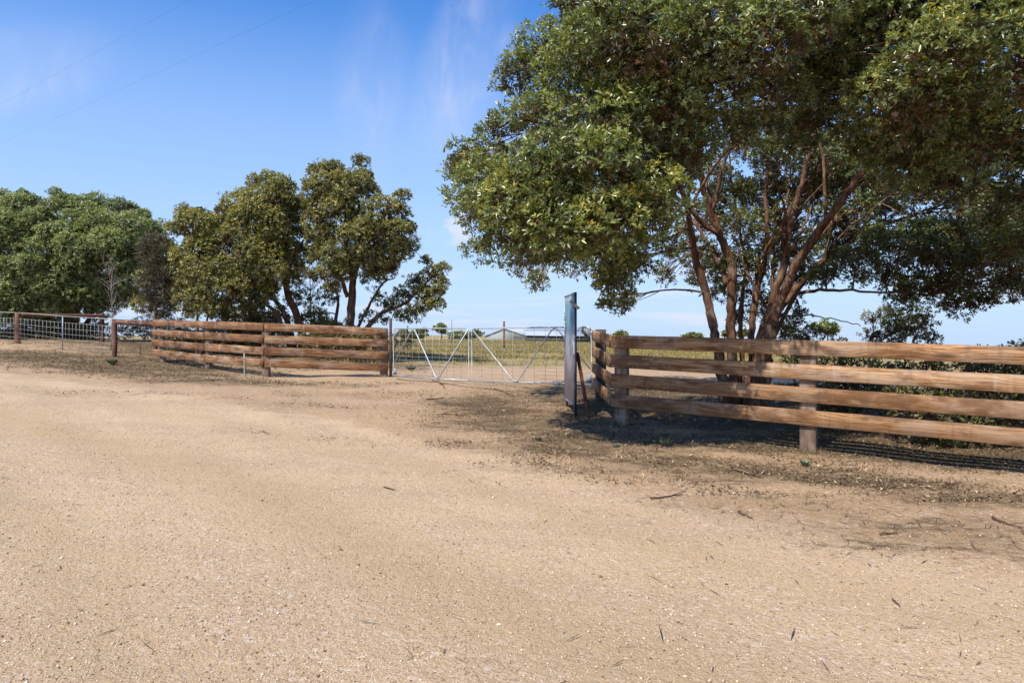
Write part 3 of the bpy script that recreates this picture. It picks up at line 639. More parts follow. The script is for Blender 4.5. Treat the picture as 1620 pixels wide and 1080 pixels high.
# --- the big tree
TY = 13.0; gB = gz1(*W3(1178, 640, TY)[:2])
TH = .80
def bs(px): return (W3(px, 0, TY)[0], TY, gB-.1)
big_stems = [
    S4([(1150, 655, 13, .15), (1141, 590, 13, .125), (1132, 535, 13, .115), (1119, 475, 13, .10), (1106, 430, 12.9, .095), (1096, 385, 12.7, .08), (1088, 335, 12.4, .065), (1070, 285, 12, .05), (1035, 225, 11.6, .035), (1000, 150, 11.3, .02)]),
    S4([(1162, 655, 13.1, .15), (1158, 580, 13.1, .12), (1158, 520, 13.1, .115), (1158, 460, 13, .11), (1155, 412, 13, .10), (1140, 372, 12.8, .085), (1126, 335, 12.7, .07), (1112, 290, 12.5, .06), (1108, 240, 12.3, .05), (1112, 170, 12, .04), (1135, 70, 11.8, .025)]),
    S4([(1140, 372, 12.8, .07), (1118, 358, 12.7, .06), (1090, 332, 12.5, .05), (1060, 300, 12.2, .04), (1015, 255, 11.8, .03), (960, 200, 11.4, .02)]),
    S4([(1150, 450, 13.05, .06), (1138, 418, 13.2, .055), (1120, 385, 13.4, .05), (1100, 355, 13.5, .04), (1075, 335, 13.6, .03), (1020, 330, 13.6, .02), (950, 340, 13.4, .014)]),
    S4([(1182, 655, 13.2, .12), (1187, 580, 13.2, .09), (1190, 520, 13.2, .08), (1199, 455, 13.2, .075), (1209, 410, 13.2, .07), (1214, 380, 13.2, .055), (1211, 310, 13.2, .045), (1214, 240, 13.1, .04), (1206, 150, 13, .03), (1190, 40, 12.8, .02)]),
    S4([(1212, 395, 13.2, .055), (1235, 370, 13.3, .05), (1262, 340, 13.4, .045), (1290, 290, 13.5, .035), (1320, 220, 13.6, .025)]),
    S4([(1195, 655, 13.0, .2), (1200, 590, 13.0, .16), (1206, 540, 12.9, .145), (1218, 495, 12.9, .11), (1228, 455, 12.9, .095), (1242, 410, 12.9, .085), (1250, 360, 12.9, .07), (1263, 310, 12.9, .06), (1282, 230, 12.7, .045), (1310, 130, 12.5, .03)]),
    S4([(1205, 655, 12.8, .19), (1210, 590, 12.8, .16), (1216, 535, 12.7, .14), (1232, 485, 12.6, .12), (1262, 415, 12.4, .10), (1306, 352, 12.1, .085), (1350, 292, 11.8, .07), (1392, 238, 11.5, .055), (1440, 175, 11.2, .04), (1500, 90, 11, .025)]),
    S4([(1226, 498, 12.75, .09), (1262, 452, 12.9, .075), (1302, 412, 13.1, .065), (1352, 376, 13.3, .05), (1400, 355, 13.5, .04), (1460, 335, 13.8, .03), (1540, 300, 14, .02)]),
    S4([(1240, 476, 12.85, .05), (1270, 463, 12.7, .04), (1320, 458, 12.5, .033), (1380, 462, 12.3, .027), (1450, 464, 12.1, .02), (1540, 480, 12, .012)]),
    S4([(1268, 408, 12.4, .06), (1320, 350, 12.9, .05), (1380, 322, 13.3, .04), (1450, 290, 13.7, .03), (1540, 240, 14, .02)]),
    S4([(1172, 655, 13.3, .07), (1174, 580, 13.3, .06), (1172, 500, 13.4, .05), (1180, 430, 13.4, .042), (1172, 370, 13.5, .034), (1160, 300, 13.5, .025), (1150, 220, 13.4, .015)]),
    S4([(1196, 655, 13.3, .08), (1212, 570, 13.3, .065), (1240, 500, 13.3, .052), (1285, 430, 13.4, .042), (1330, 390, 13.5, .034), (1375, 350, 13.6, .025), (1420, 300, 13.6, .015)]),
    S4([(1222, 505, 12.8, .035), (1250, 498, 12.5, .02), (1300, 500, 12.2, .014), (1360, 515, 12, .01)]),
]
big_stems = [[(x_, y_, z_, r_*TH) for x_, y_, z_, r_ in st_] for st_ in big_stems]
for k_ in range(44):                     # slender secondary stems fanning out of the main ones
    src = big_stems[(0, 1, 4, 5, 6, 7, 8, 10)[rng.integers(0, 8)]]; q_ = src[rng.integers(max(1, len(src)//3), max(2, len(src)-2))]; up_ = rng.uniform(.9, 2.2)
    dx_ = (q_[0]-4.5)*.25+rng.normal(.25, .7); dy_ = rng.normal(0, .8)
    e_ = (q_[0]+dx_*up_*.8, q_[1]+dy_, q_[2]+up_); m_ = (q_[0]+dx_*up_*.3+rng.normal(0, .1), q_[1]+dy_*.4, q_[2]+up_*.5+rng.normal(0, .1))
    r0_ = min(.035, q_[3]*.6); big_stems.append([(*q_[:3], r0_), (*m_, r0_*.75), (*e_, .01)])
dense = [(706, 270), (722, 200), (768, 182), (770, 130), (800, 84), (840, 52), (850, 5), (872, -60), (960, -200), (1150, -310), (1450, -330), (1700, -220), (1880, -20), (1930, 220), (1850, 400), (1700, 455), (1600, 400), (1590, 330), (1500, 322), (1400, 280), (1330, 222), (1250, 226), (1170, 236), (1117, 285), (1083, 338), (1055, 370), (1030, 395), (1000, 420), (985, 480), (965, 495), (940, 460), (925, 425), (868, 425), (850, 456), (775, 430), (742, 405), (724, 330)]
Lb = poly_lobes(dense, TY-1.6, 4.2, 52, 60, 1.0, .95, .42, prof=2.2)
semi = [(1270, 450), (1320, 400), (1420, 340), (1600, 330), (1760, 400), (1720, 465), (1600, 462), (1540, 495), (1480, 490), (1400, 450), (1330, 455)]
Lb += poly_lobes(semi, TY, 1.7, 44, 40, .80, .9, .3, -.1)
win = [(1030, 440), (1060, 380), (1120, 290), (1300, 240), (1440, 290), (1400, 400), (1300, 450), (1270, 520), (1180, 520), (1130, 470)]
Lb += poly_lobes([(1090, 340), (1130, 230), (1300, 190), (1450, 220), (1650, 240), (1660, 400), (1500, 390), (1400, 340), (1300, 320), (1200, 320)], TY+1.2, 1.5, 36, 44, .8, .8, .2, -.06)
Lb += poly_lobes(win, 14.6, 1.7, 32, 30, .50, .9, .25, -.1, front=.9)
for px, py, Y, r, de in ((830, 325, 8.0, .5, 1), (870, 350, 7.9, .45, 1), (915, 362, 7.8, .42, 1), (960, 350, 7.8, .45, 1), (1010, 345, 8.0, .42, 1), (795, 320, 8.4, .42, 1), (1040, 310, 8.0, .45, .9), (840, 395, 9.2, .36, 1), (900, 385, 9.0, .36, 1), (960, 395, 8.8, .36, 1), (1000, 385, 9.2, .35, .8), (975, 445, 8.9, .25, .8), (960, 480, 8.9, .17, .8), (990, 470, 8.9, .15, .8), (730, 270, 12.6, .34, .9), (745, 335, 12.4, .32, .8), (760, 395, 12.3, .34, .8), (850, 445, 11.8, .24, .8), (960, 440, 11.2, .30, .9), (985, 482, 11.1, .22, .9), (1010, 420, 11.6, .3, .8), (1060, 380, 12, .3, .6),
                         (1480, 200, 9.9, .75, 1.1), (1540, 230, 9.9, .6, 1.0), (1440, 260, 10.2, .5, .9), (1030, 170, 9.9, .75, 1.1), (1080, 200, 10, .6, 1), (1350, 60, 9.9, .8, 1.1), (1280, 130, 10.2, .6, 1), (1590, 340, 11, .5, .9), (1610, 380, 10.8, .5, .9),
                         (1225, 190, 10.6, .45, 1), (1265, 225, 10.9, .35, .9), (1520, 480, 12.2, .34, .9), (1430, 475, 12.6, .3, .7), (1600, 455, 12.0, .4, .8)):
    Lb.append((*W3(px, py, Y), r, de, .12 if Y < 11 else 0))
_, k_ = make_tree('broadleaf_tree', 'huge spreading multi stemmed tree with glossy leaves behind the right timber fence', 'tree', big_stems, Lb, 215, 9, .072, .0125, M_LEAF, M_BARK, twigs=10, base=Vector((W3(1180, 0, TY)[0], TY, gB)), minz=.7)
nleaves += k_; print('lobes', len(Lb), 'leaves', k_)

# --- trees to the left of the gate
def bg_tree(label, P, Y, depth, rpx, sp, trunks, matL, per=24, nl_=8, Lf=.095, Wf=.021, dens=1., back=.5, tint=0., extra=(), name='broadleaf_tree', matB=None, group='trees behind the left fences', twigs=6, twr=.01, **kw):
    L = poly_lobes(P, Y, depth, rpx, sp*.84, dens, back+.15, .42, tint)
    for px, py, YY, r, de in extra: L.append((*W3(px, py, YY), r, de, tint))
    st = [S4(t_) for t_ in trunks]; bx, by = st[0][0][:2]; gzz = gz1(bx, by)
    t, k = make_tree(name, label, 'tree' if 'tree' in name else 'shrub', st, L, per, nl_, Lf, Wf, matL, matB or M_BARK, group, twigs, Vector((bx, by, gzz)), twr=twr, **kw); return k
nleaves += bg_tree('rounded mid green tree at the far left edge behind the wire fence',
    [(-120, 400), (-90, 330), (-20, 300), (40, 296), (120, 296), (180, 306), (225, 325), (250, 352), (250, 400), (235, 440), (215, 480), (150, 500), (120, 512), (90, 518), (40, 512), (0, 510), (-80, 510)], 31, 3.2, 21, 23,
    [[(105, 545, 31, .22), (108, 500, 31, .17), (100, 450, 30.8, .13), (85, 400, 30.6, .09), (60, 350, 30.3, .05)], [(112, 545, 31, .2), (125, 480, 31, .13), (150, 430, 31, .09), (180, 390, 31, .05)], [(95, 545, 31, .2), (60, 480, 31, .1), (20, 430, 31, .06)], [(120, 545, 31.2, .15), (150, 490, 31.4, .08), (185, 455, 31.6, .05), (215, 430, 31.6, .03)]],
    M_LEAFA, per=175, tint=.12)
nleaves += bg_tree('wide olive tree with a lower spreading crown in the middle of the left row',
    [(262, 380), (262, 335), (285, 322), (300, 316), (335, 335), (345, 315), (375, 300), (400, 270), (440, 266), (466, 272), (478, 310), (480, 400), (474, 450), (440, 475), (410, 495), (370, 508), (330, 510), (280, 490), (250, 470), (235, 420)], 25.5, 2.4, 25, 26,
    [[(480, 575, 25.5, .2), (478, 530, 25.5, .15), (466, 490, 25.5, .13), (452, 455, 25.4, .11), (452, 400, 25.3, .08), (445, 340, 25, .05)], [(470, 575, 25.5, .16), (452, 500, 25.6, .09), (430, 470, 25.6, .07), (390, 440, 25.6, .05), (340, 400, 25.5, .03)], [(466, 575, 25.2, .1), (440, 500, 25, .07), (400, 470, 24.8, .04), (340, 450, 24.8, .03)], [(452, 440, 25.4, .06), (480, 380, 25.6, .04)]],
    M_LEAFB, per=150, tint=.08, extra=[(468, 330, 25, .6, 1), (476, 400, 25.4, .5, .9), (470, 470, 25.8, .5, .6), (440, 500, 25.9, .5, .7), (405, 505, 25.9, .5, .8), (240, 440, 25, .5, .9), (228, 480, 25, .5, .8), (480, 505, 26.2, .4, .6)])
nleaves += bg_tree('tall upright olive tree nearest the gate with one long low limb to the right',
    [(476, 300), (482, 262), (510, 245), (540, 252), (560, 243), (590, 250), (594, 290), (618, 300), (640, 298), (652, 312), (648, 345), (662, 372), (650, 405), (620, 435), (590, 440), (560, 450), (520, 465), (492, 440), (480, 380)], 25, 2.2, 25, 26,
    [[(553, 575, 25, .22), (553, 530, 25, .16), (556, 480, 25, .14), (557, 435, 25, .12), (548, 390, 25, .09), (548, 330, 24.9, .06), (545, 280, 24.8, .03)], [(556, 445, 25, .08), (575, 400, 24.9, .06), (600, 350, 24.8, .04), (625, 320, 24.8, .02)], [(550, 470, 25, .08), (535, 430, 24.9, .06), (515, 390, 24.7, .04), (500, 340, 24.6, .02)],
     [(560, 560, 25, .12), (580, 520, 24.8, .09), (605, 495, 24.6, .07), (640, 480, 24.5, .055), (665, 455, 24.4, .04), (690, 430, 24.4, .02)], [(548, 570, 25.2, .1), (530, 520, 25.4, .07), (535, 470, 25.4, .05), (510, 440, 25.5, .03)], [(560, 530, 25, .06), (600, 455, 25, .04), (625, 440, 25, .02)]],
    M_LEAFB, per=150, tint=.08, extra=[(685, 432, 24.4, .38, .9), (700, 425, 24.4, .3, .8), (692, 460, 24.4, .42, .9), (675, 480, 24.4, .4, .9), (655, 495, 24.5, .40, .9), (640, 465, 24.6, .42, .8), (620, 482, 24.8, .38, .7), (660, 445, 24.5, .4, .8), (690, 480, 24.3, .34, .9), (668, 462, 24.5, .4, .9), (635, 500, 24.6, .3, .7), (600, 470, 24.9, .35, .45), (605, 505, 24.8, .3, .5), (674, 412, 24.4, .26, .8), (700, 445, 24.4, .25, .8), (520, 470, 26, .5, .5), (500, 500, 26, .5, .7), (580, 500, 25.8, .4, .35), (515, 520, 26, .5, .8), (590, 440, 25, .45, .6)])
# soft grey-brown needle shrub between the first two trees
def needle(label, P, Y, depth, rpx, sp, trunks, **k): return bg_tree(label, P, Y, depth, rpx, sp, trunks, M_CASU, per=60, nl_=12, Lf=.26, Wf=.008, name='needle_tree', matB=M_BARKG, group=None, **k)
nleaves += needle('soft grey brown needle leaved tree squeezed between the two left trees', [(218, 420), (222, 375), (240, 362), (262, 375), (268, 420), (280, 470), (275, 505), (235, 505), (222, 470)], 24.2, .9, 18, 19,
    [[(245, 560, 24.2, .09), (246, 500, 24.2, .06), (243, 440, 24.2, .04), (243, 390, 24.2, .02)]])
nleaves += bg_tree('leafy green shrub in front of the middle left tree above the timber fence', [(268, 470), (275, 420), (300, 400), (330, 410), (345, 450), (350, 500), (330, 515), (280, 512)], 22.6, .9, 21, 22,
    [[(312, 572, 22.6, .06), (312, 500, 22.6, .04), (308, 440, 22.6, .02)], [(314, 570, 22.6, .05), (330, 500, 22.6, .03), (335, 460, 22.6, .02)]], M_LEAFB, per=60, name='shrub', group=None, tint=.1)
# low dark understorey
us = [('wide brown leaved thicket behind the wire mesh at the far left', [(-60, 520), (60, 512), (180, 512), (190, 540), (60, 548), (-60, 545)], 30.5, M_LEAFB), ('dark thicket seen between the rails under the middle tree', [(250, 525), (340, 515), (450, 515), (470, 545), (440, 556), (260, 556)], 25.5, M_LEAFB), ('dark thicket seen between the rails beneath the tall upright tree', [(470, 528), (540, 520), (612, 524), (618, 548), (560, 562), (470, 560)], 24.5, M_LEAFB),
      ('low dark bush under the far left tree', [(-60, 512), (20, 500), (100, 505), (105, 535), (-60, 535)], 33, M_LEAFA), ('low brown leaved bush beside the far left round post', [(95, 515), (150, 505), (165, 530), (100, 536)], 32, M_LEAFB),
      ('dark bush behind the left end of the timber fence', [(185, 520), (205, 500), (260, 500), (300, 510), (300, 538), (190, 538)], 31, M_LEAFB), ('dark bush behind the middle of the left timber fence', [(330, 520), (350, 495), (420, 490), (440, 505), (440, 545), (335, 542)], 28, M_LEAFB),
      ('low olive bush at the foot of the tall upright tree', [(480, 520), (500, 500), (560, 505), (570, 528), (560, 548), (490, 548)], 28.5, M_LEAFB), ('small low bush just behind the left gate leaf', [(622, 540), (626, 530), (645, 524), (658, 536), (655, 552), (630, 556)], 29, M_LEAFB)]
for lab, P, Y, ml in us:
    cx_ = sum(p[0] for p in P)/len(P)
    nleaves += bg_tree(lab, P, Y, 1.2, 17, 15, [[(cx_, 550, Y, .06), (cx_+4, 530, Y, .04), (cx_+6, 515, Y, .02)], [(cx_, 550, Y, .05), (cx_-20, 528, Y, .02)]], ml, per=60, name='shrub', group='low bushes under the left trees', tint=-.12, minz=-5.)
# bare dead saplings
def dead(label, px, py0, Y, top, n, mat, spread=26, r=.02):
    b = Vector(W3(px, py0, Y)); b.z = gz1(b.x, b.y); t = thing('dead_sapling', label, 'tree', b, 'bare dead saplings'); H = (HY-top)/F*Y-b.z
    a = Acc(); P = curve_pts(b, (b.x-.1, b.y, b.z+H), 0, 9, .03); a.tube(P, np.linspace(r, .006, 9), 6); a.build('trunk', mat, t); a = Acc(); m = spread/F*Y
    for i in range(n):
        s = P[rng.integers(2, 8)]; e = s+np.array([rng.normal(0, m*.6), rng.normal(0, m*.5), rng.uniform(.2, .9)]); q = curve_pts(s, e, .12, 7, .06); a.tube(q, np.linspace(.012, .004, 7), 4, 0, False)
        for _ in range(5):
            s2 = q[rng.integers(2, 6)]; e2 = s2+rng.normal(0, .22, 3)+np.array([0, 0, .2]); a.tube(curve_pts(s2, e2, .1, 5, .08), np.linspace(.007, .003, 5), 3, 0, False)
    a.build('branches', mat, t)
dead('white bleached dead sapling beside the round post left of the timber fence', 176, 548, 25, 420, 16, M_DEAD, 30)
dead('bare grey twiggy sapling between the two olive trees', 492, 560, 27, 400, 44, M_BARKG, 32, .04)

# --- shrubs behind the right fence
rs = [('dense dark bush behind the right end of the fence, leaves reaching the top rail', [(1440, 570), (1470, 562), (1560, 552), (1640, 525), (1720, 520), (1760, 640), (1700, 720), (1560, 725), (1420, 690), (1400, 620)], 9.9, .7, 50, 46, .95),
      ('bush behind the rails between the tree trunks and the right bush', [(1235, 560), (1300, 545), (1420, 550), (1430, 600), (1400, 680), (1300, 670), (1230, 640)], 11.2, .6, 40, 38, .8),
      ('airy bush with small leaves rising above the top rail right of the trunks', [(1360, 540), (1370, 500), (1400, 482), (1440, 480), (1480, 495), (1485, 540), (1440, 560), (1370, 560)], 13.8, .6, 30, 26, .75),
      ('small dark bush against the right side of the trunks', [(1228, 545), (1235, 510), (1262, 495), (1300, 515), (1325, 520), (1340, 550), (1280, 570), (1230, 565)], 14.4, .6, 27, 24, .8)]
for lab, P, Y, dp, rp, sp, de in rs:
    cx_ = sum(p[0] for p in P)/len(P); L = poly_lobes(P, Y, dp, rp*.9, sp*.95, de, .8, .3, -.16 if Y < 12 else 0)
    x_, _, _ = W3(cx_, 0, Y); g_ = gz1(x_, Y); ztop = max(l[2] for l in L)
    st = [[(x_, Y, g_-.05, .05), (x_+.1, Y, g_+.4, .035), (x_+.2, Y, ztop*.5+g_*.5, .02)], [(x_, Y, g_-.05, .04), (x_-.3, Y, g_+.5, .02), (x_-.5, Y, ztop*.6+g_*.4, .012)], [(x_, Y, g_-.05, .04), (x_+.4, Y-.1, g_+.4, .02), (x_+.7, Y, ztop*.5+g_*.5, .012)]]
    _, k_ = make_tree('shrub', lab, 'shrub', st, L, 170, 8, .07, .013, M_LEAFB, M_BARKG, 'shrubs behind the right fence', 8, Vector((x_, Y, g_)), minz=-9, twr=.005); nleaves += k_
# ------------------------------------------------------------------ far distance
def far_tree(label, px, ytop, ybase, wpx, Y, ml=M_LEAFA, tint=0.):
    x_, _, _ = W3(px, 0, Y); g_ = gz1(x_, Y); m = Y/F; ht = (HY-ytop)*m; w = wpx*m/2; L = []
    for _ in range(26):
        v = rng.normal(0, 1, 3); v /= np.linalg.norm(v); v *= rng.uniform(.2, 1.); cz = (ht+(HY-ybase)*m)/2; rr_ = w*rng.uniform(.14, .36); L.append((x_+v[0]*w*rng.uniform(.7, 1.25), Y+v[1]*w*.8, cz+v[2]*(ht-cz)*rng.uniform(.6, 1.05)-.06*w*abs(v[0]), rr_, 1, tint))
    make_tree('far_tree', label, 'tree', [[(x_, Y, g_-.2, .03*w+.1), (x_+.1, Y, ht*.3+g_*.7, .06*w), (x_, Y, ht*.7, .03*w)]], L, 5.5*(60/Y)*(4/w), 5, .0055*Y, .0017*Y, ml, M_BARKG, 'small trees on the far horizon', 2, Vector((x_, Y, g_)), twr=.02)
for a_ in (('round topped tree on the horizon behind the left gate leaf', 698, 514, 527, 26, 130), ('dark shrubby tree on the horizon left of the round topped tree', 668, 520, 531, 20, 90), ('low tree on the horizon at the hinge end of the left gate leaf', 638, 524, 532, 24, 110),
           ('tiny low tree on the horizon between the pole and the gate centre', 737, 526, 532, 20, 140), ('small dark tree on the horizon just left of the shed', 755, 522, 532, 16, 120),
           ('low flat tree clump on the horizon above the right fence corner', 982, 527, 532, 28, 150), ('pale green rounded tree far behind the trunks of the big tree', 1308, 508, 528, 44, 60), ('small tree on the horizon glimpsed between the big trunks', 1175, 520, 532, 18, 100),
           ('low bush on the horizon behind the trunks', 1150, 523, 532, 14, 100), ('faint tree on the far horizon at the right', 1095, 529, 533, 30, 200), ('long low scrub on the horizon between the round topped tree and the gate centre', 722, 528, 532, 34, 160), ('long low scrub on the horizon right of the gate hinge post', 655, 527, 532, 30, 170)):
    far_tree(*a_, tint=.12 if a_[1] == 1308 else 0.)
# shed
Y = 120; m = Y/F
sx0, sx1, sap = (768-CX)*m, (832-CX)*m, (797-CX)*m; zb = -1.3; ze = (530-531)*m; za = (530-520.3)*m
sh = thing('shed', 'long pale gabled farm shed on the horizon behind the right gate leaf', 'shed', ((sx0+sx1)/2, Y, -1.02))
back = 30; dx_ = 13.5
F0 = np.array([(sx0, Y, zb), (sx1, Y, zb), (sx1, Y, ze), (sap, Y, za), (sx0, Y, ze)]); F1 = F0+[dx_, back, 0]
V = np.vstack([F0, F1])-np.array(sh.location)
link('wall', raw_mesh('wall', V, [np.array([[0, 1, 2, 3, 4], [9, 8, 7, 6, 5]]), np.array([[1, 6, 7, 2], [5, 0, 4, 9], [0, 5, 6, 1]])], M_SHEDW), None).parent = sh
e_ = .25; RV = np.array([(sx0-e_, Y-.2, ze-.1), (sap, Y-.2, za+.08), (sx1+e_, Y-.2, ze-.1)]); RV2 = RV+[dx_, back+.4, 0]; th = np.array([0, 0, .08])
V = np.vstack([RV, RV2, RV+th, RV2+th])-np.array(sh.location)
link('roof', raw_mesh('roof', V, [np.array([[6, 7, 10, 9], [7, 8, 11, 10], [0, 3, 4, 1], [1, 4, 5, 2], [0, 1, 7, 6], [1, 2, 8, 7], [3, 9, 10, 4], [4, 10, 11, 5], [0, 6, 9, 3], [2, 5, 11, 8]])], M_SHEDR), None).parent = sh
Y = 105; m = Y/F
ls = thing('shed', 'lower white roofed shed beside the gabled shed on the horizon', 'shed', ((890-CX)*m, Y, -1.02))
x0, x1 = (834-CX)*m, (932-CX)*m
a = Acc().box(Matrix.Translation(((x0+x1)/2, Y+6, -.7)), x1-x0, 11.6, 1.25); a.build('wall', M_DARKPOST, ls, smooth=False)
V = np.array([(x0-.2, Y, -.06), (x1+.2, Y, -.22), (x1+.2, Y+12, .95), (x0-.2, Y+12, .95), (x0-.2, Y, .0), (x1+.2, Y, -.16), (x1+.2, Y+12, 1.0), (x0-.2, Y+12, 1.0)])-np.array(ls.location)
link('roof', raw_mesh('roof', V, [np.array([[0, 3, 2, 1], [4, 5, 6, 7], [0, 1, 5, 4], [1, 2, 6, 5], [2, 3, 7, 6], [3, 0, 4, 7]])], M_SHEDR), None).parent = ls
# poles in the field
Y = 40; p = Vector(W3(797.5, 508, Y)); g_ = gz1(p.x, Y); o = timber('wooden_post', (p.x, Y, g_-.2), (p.x, Y, p.z), .12, .12, M_ROUND, None, up=Vector((1, 0, 0)), seg=3)
tag(o, 'brown wooden post standing in the paddock in front of the gabled shed', 'post')
Y = 70; p = Vector(W3(714.5, 505.5, Y)); g_ = gz1(p.x, Y); o = Acc().tube([(p.x, Y, g_-.2), (p.x, Y, p.z)], .05, 8).build('metal_pole', M_PLATE, None, (p.x, Y, g_)); tag(o, 'thin grey pole in the paddock beside the round topped far tree', 'pole')
# overhead wires
for k, (x0, y0, z0) in enumerate(((-3.2, 11.2, 5.5), (-5.28, 11.2, 5.5))):
    s = 1.5; d_ = np.array([-2.5, 1.85, 0]); d_ /= np.linalg.norm(d_); b_ = np.array([x0, y0, z0])*s
    t = np.linspace(-25, 40, 30); P = b_+t[:, None]*d_; P[:, 2] += (t/65)**2*1.0
    o = Acc().tube(P, .0016, 4).build('overhead_wire', M_DKST, None, b_); tag(o, ['thin overhead wire crossing the sky, the one nearer the big tree', 'thin overhead wire crossing the sky at the upper left'][k], 'wire', 'overhead wires')

# ------------------------------------------------------------------ ground cover
def interp(ar, x, y):
    i = np.clip(np.searchsorted(ys, y)-1, 0, len(ys)-2); j = np.clip(np.searchsorted(xs, x)-1, 0, len(xs)-2); return ar[i, j]
def scatter(n, y0, y1, wide=.82, p=1.2):
    """points spread over the view wedge, denser nearby"""
    y = y0*(y1/y0)**(rng.random(n)**p); x = rng.uniform(-wide, wide, n)*(y+1.5); return x, y
# gravel stones
n = 120000; x, y = scatter(n, 2.3, 13, .85, .9); keep = rng.random(n) < np.where(interp(road, x, y) > .5, 1, .3); x, y = x[keep], y[keep]; z = gz(x, y); n = len(x)
sz = rng.gamma(1.6, .0013, n)+.0022; base_v = np.array([(1, 0, 0), (-.5, .87, 0), (-.5, -.87, 0), (0, 0, 1), (0, 0, -1.)])
th_ = rng.uniform(0, 6.28, n); sx_ = rng.uniform(.8, 1.5, n); V = np.repeat(base_v[None], n, 0)*(1+rng.normal(0, .18, (n, 5, 3))); V[..., 0] *= sx_[:, None]; V[..., 2] *= .62
c_, s_ = np.cos(th_)[:, None], np.sin(th_)[:, None]; V = np.stack([V[..., 0]*c_-V[..., 1]*s_, V[..., 0]*s_+V[..., 1]*c_, V[..., 2]], -1)*sz[:, None, None]
V += np.stack([x, y, z+sz*.25], -1)[:, None]; f = np.array([[0, 1, 3], [1, 2, 3], [2, 0, 3], [1, 0, 4], [2, 1, 4], [0, 2, 4]]); T = (np.arange(n)[:, None, None]*5+f).reshape(-1, 3)
M = Mt('gravel_stone'); M_STONE = M.fin(M.cramp(M.attr('tint'), [(0, (.09, .06, .035)), (.12, (.30, .20, .12)), (.45, (.50, .36, .22)), (.8, (.66, .51, .34)), (1, (.76, .63, .46))]), .9, 0, .2)
o = link('gravel', raw_mesh('gravel', V.reshape(-1, 3), T, M_STONE, False, np.repeat(rng.random(n), 6))); tag(o, 'loose pale stones strewn over the gravel road', 'gravel', None, 'stuff')
# twig and leaf litter
def flat_bits(name, x, y, Lr, Wr, mat, label, tint=None, tilt=.35, lift=.004):
    n = len(x); z = gz(x, y)+lift; th_ = rng.uniform(0, 6.28, n); d = np.stack([np.cos(th_), np.sin(th_), rng.normal(0, tilt, n)], -1); s = np.stack([-np.sin(th_), np.cos(th_), rng.normal(0, tilt*1.4, n)], -1)
    L = rng.uniform(*Lr, n)[:, None]; Wd = rng.uniform(*Wr, n)[:, None]; P = np.stack([x, y, z+abs(d[:, 2])*L[:, 0]*.5], -1); nn = np.array([0, 0, 1.])
    V = np.stack([P-d*L/2, P+s*Wd/2+nn*Wd*.2, P+d*L/2, P-s*Wd/2+nn*Wd*.2], 1); i = np.arange(n)[:, None]*4; T = np.concatenate([i+[0, 1, 2], i+[0, 2, 3]], 1).reshape(-1, 3)
    o = link(name, raw_mesh(name, V.reshape(-1, 3), T, mat, False, np.repeat(rng.random(n) if tint is None else tint, 2))); return tag(o, label, name.replace('_', ' '), None, 'stuff')
M = Mt('dry_leaf'); M_DRY = M.fin(M.cramp(M.attr('tint'), [(0, (.025, .017, .011)), (.45, (.085, .055, .03)), (.78, (.21, .14, .07)), (.94, (.42, .31, .16)), (1, (.62, .50, .28))]), .8, 0, .3)
M = Mt('dark_twig'); M_TWIG = M.fin(M.cramp(M.attr('tint'), [(0, (.03, .02, .014)), (.7, (.10, .06, .038)), (1, (.2, .13, .085))]), .85, 0, .2)
x, y = scatter(420000, 6.5, 27, .86, 1.0); lv = interp(litter, x, y)
nz = np.array([mnoise.noise((a_*1.3, b_*1.3, 3.)) for a_, b_ in zip(x[::1], y[::1])]); keep = rng.random(len(x)) < np.clip((lv-.12)*.75+nz*.9, 0, 1)*np.where(lv > .1, .42, 0); x1_, y1_ = x[keep], y[keep]
flat_bits('leaf_litter', x1_, y1_, (.02, .065), (.006, .016), M_DRY, 'dead leaves and straw heaped along the fences and under the trees'); print('litter', keep.sum())
x, y = scatter(60000, 3.2, 22, .86, 1.0); lv = interp(litter, x, y); keep = rng.random(len(x)) < .006+lv*.5; flat_bits('twig_litter', x[keep], y[keep], (.03, .20), (.004, .008), M_TWIG, 'small dark twigs and bark crumbs scattered over sand', None, .06, .006)
# dry grass tufts
def tufts(name, x, y, h, nb, mat, label, spread=.06, lean=.5, w=.006):
    n = len(x); k = nb; z = gz(x, y); X = np.repeat(np.stack([x, y, z-.01], -1), k, 0); th_ = rng.uniform(0, 6.28, n*k); r_ = rng.uniform(0, spread, n*k); hh = (h*rng.uniform(.5, 1.2, n*k)); l = rng.uniform(0, lean, n*k)*hh
    B = X+np.stack([np.cos(th_)*r_, np.sin(th_)*r_, 0*r_], -1); o_ = np.stack([np.cos(th_), np.sin(th_), 0*r_], -1); sv_ = np.stack([-np.sin(th_), np.cos(th_), 0*r_], -1)*w if np.isscalar(w) else np.stack([-np.sin(th_), np.cos(th_), 0*r_], -1)*np.repeat(w, k)[:, None]
    Tt = B+o_*l[:, None]; Tt[:, 2] += hh; Mi = B+o_*l[:, None]*.35; Mi[:, 2] += hh*.55
    V = np.stack([B-sv_, B+sv_, Mi+sv_*.7, Mi-sv_*.7, Tt], 1); i = np.arange(n*k)[:, None]*5; Q = (i+[0, 1, 2, 3]); T = (i+[3, 2, 4]); tt = rng.random(n*k)*.6+np.repeat(rng.random(n), k)*.4
    o = link(name, raw_mesh(name, V.reshape(-1, 3), [Q, T], mat, False, np.concatenate([tt, tt]))); return tag(o, label, name.replace('_', ' '), None, 'stuff')
M = Mt('paddock_grass'); M_GR = M.fin(M.cramp(M.attr('tint'), [(0, (.13, .11, .03)), (.5, (.29, .225, .075)), (1, (.48, .36, .16))]), .8, 0, .2)
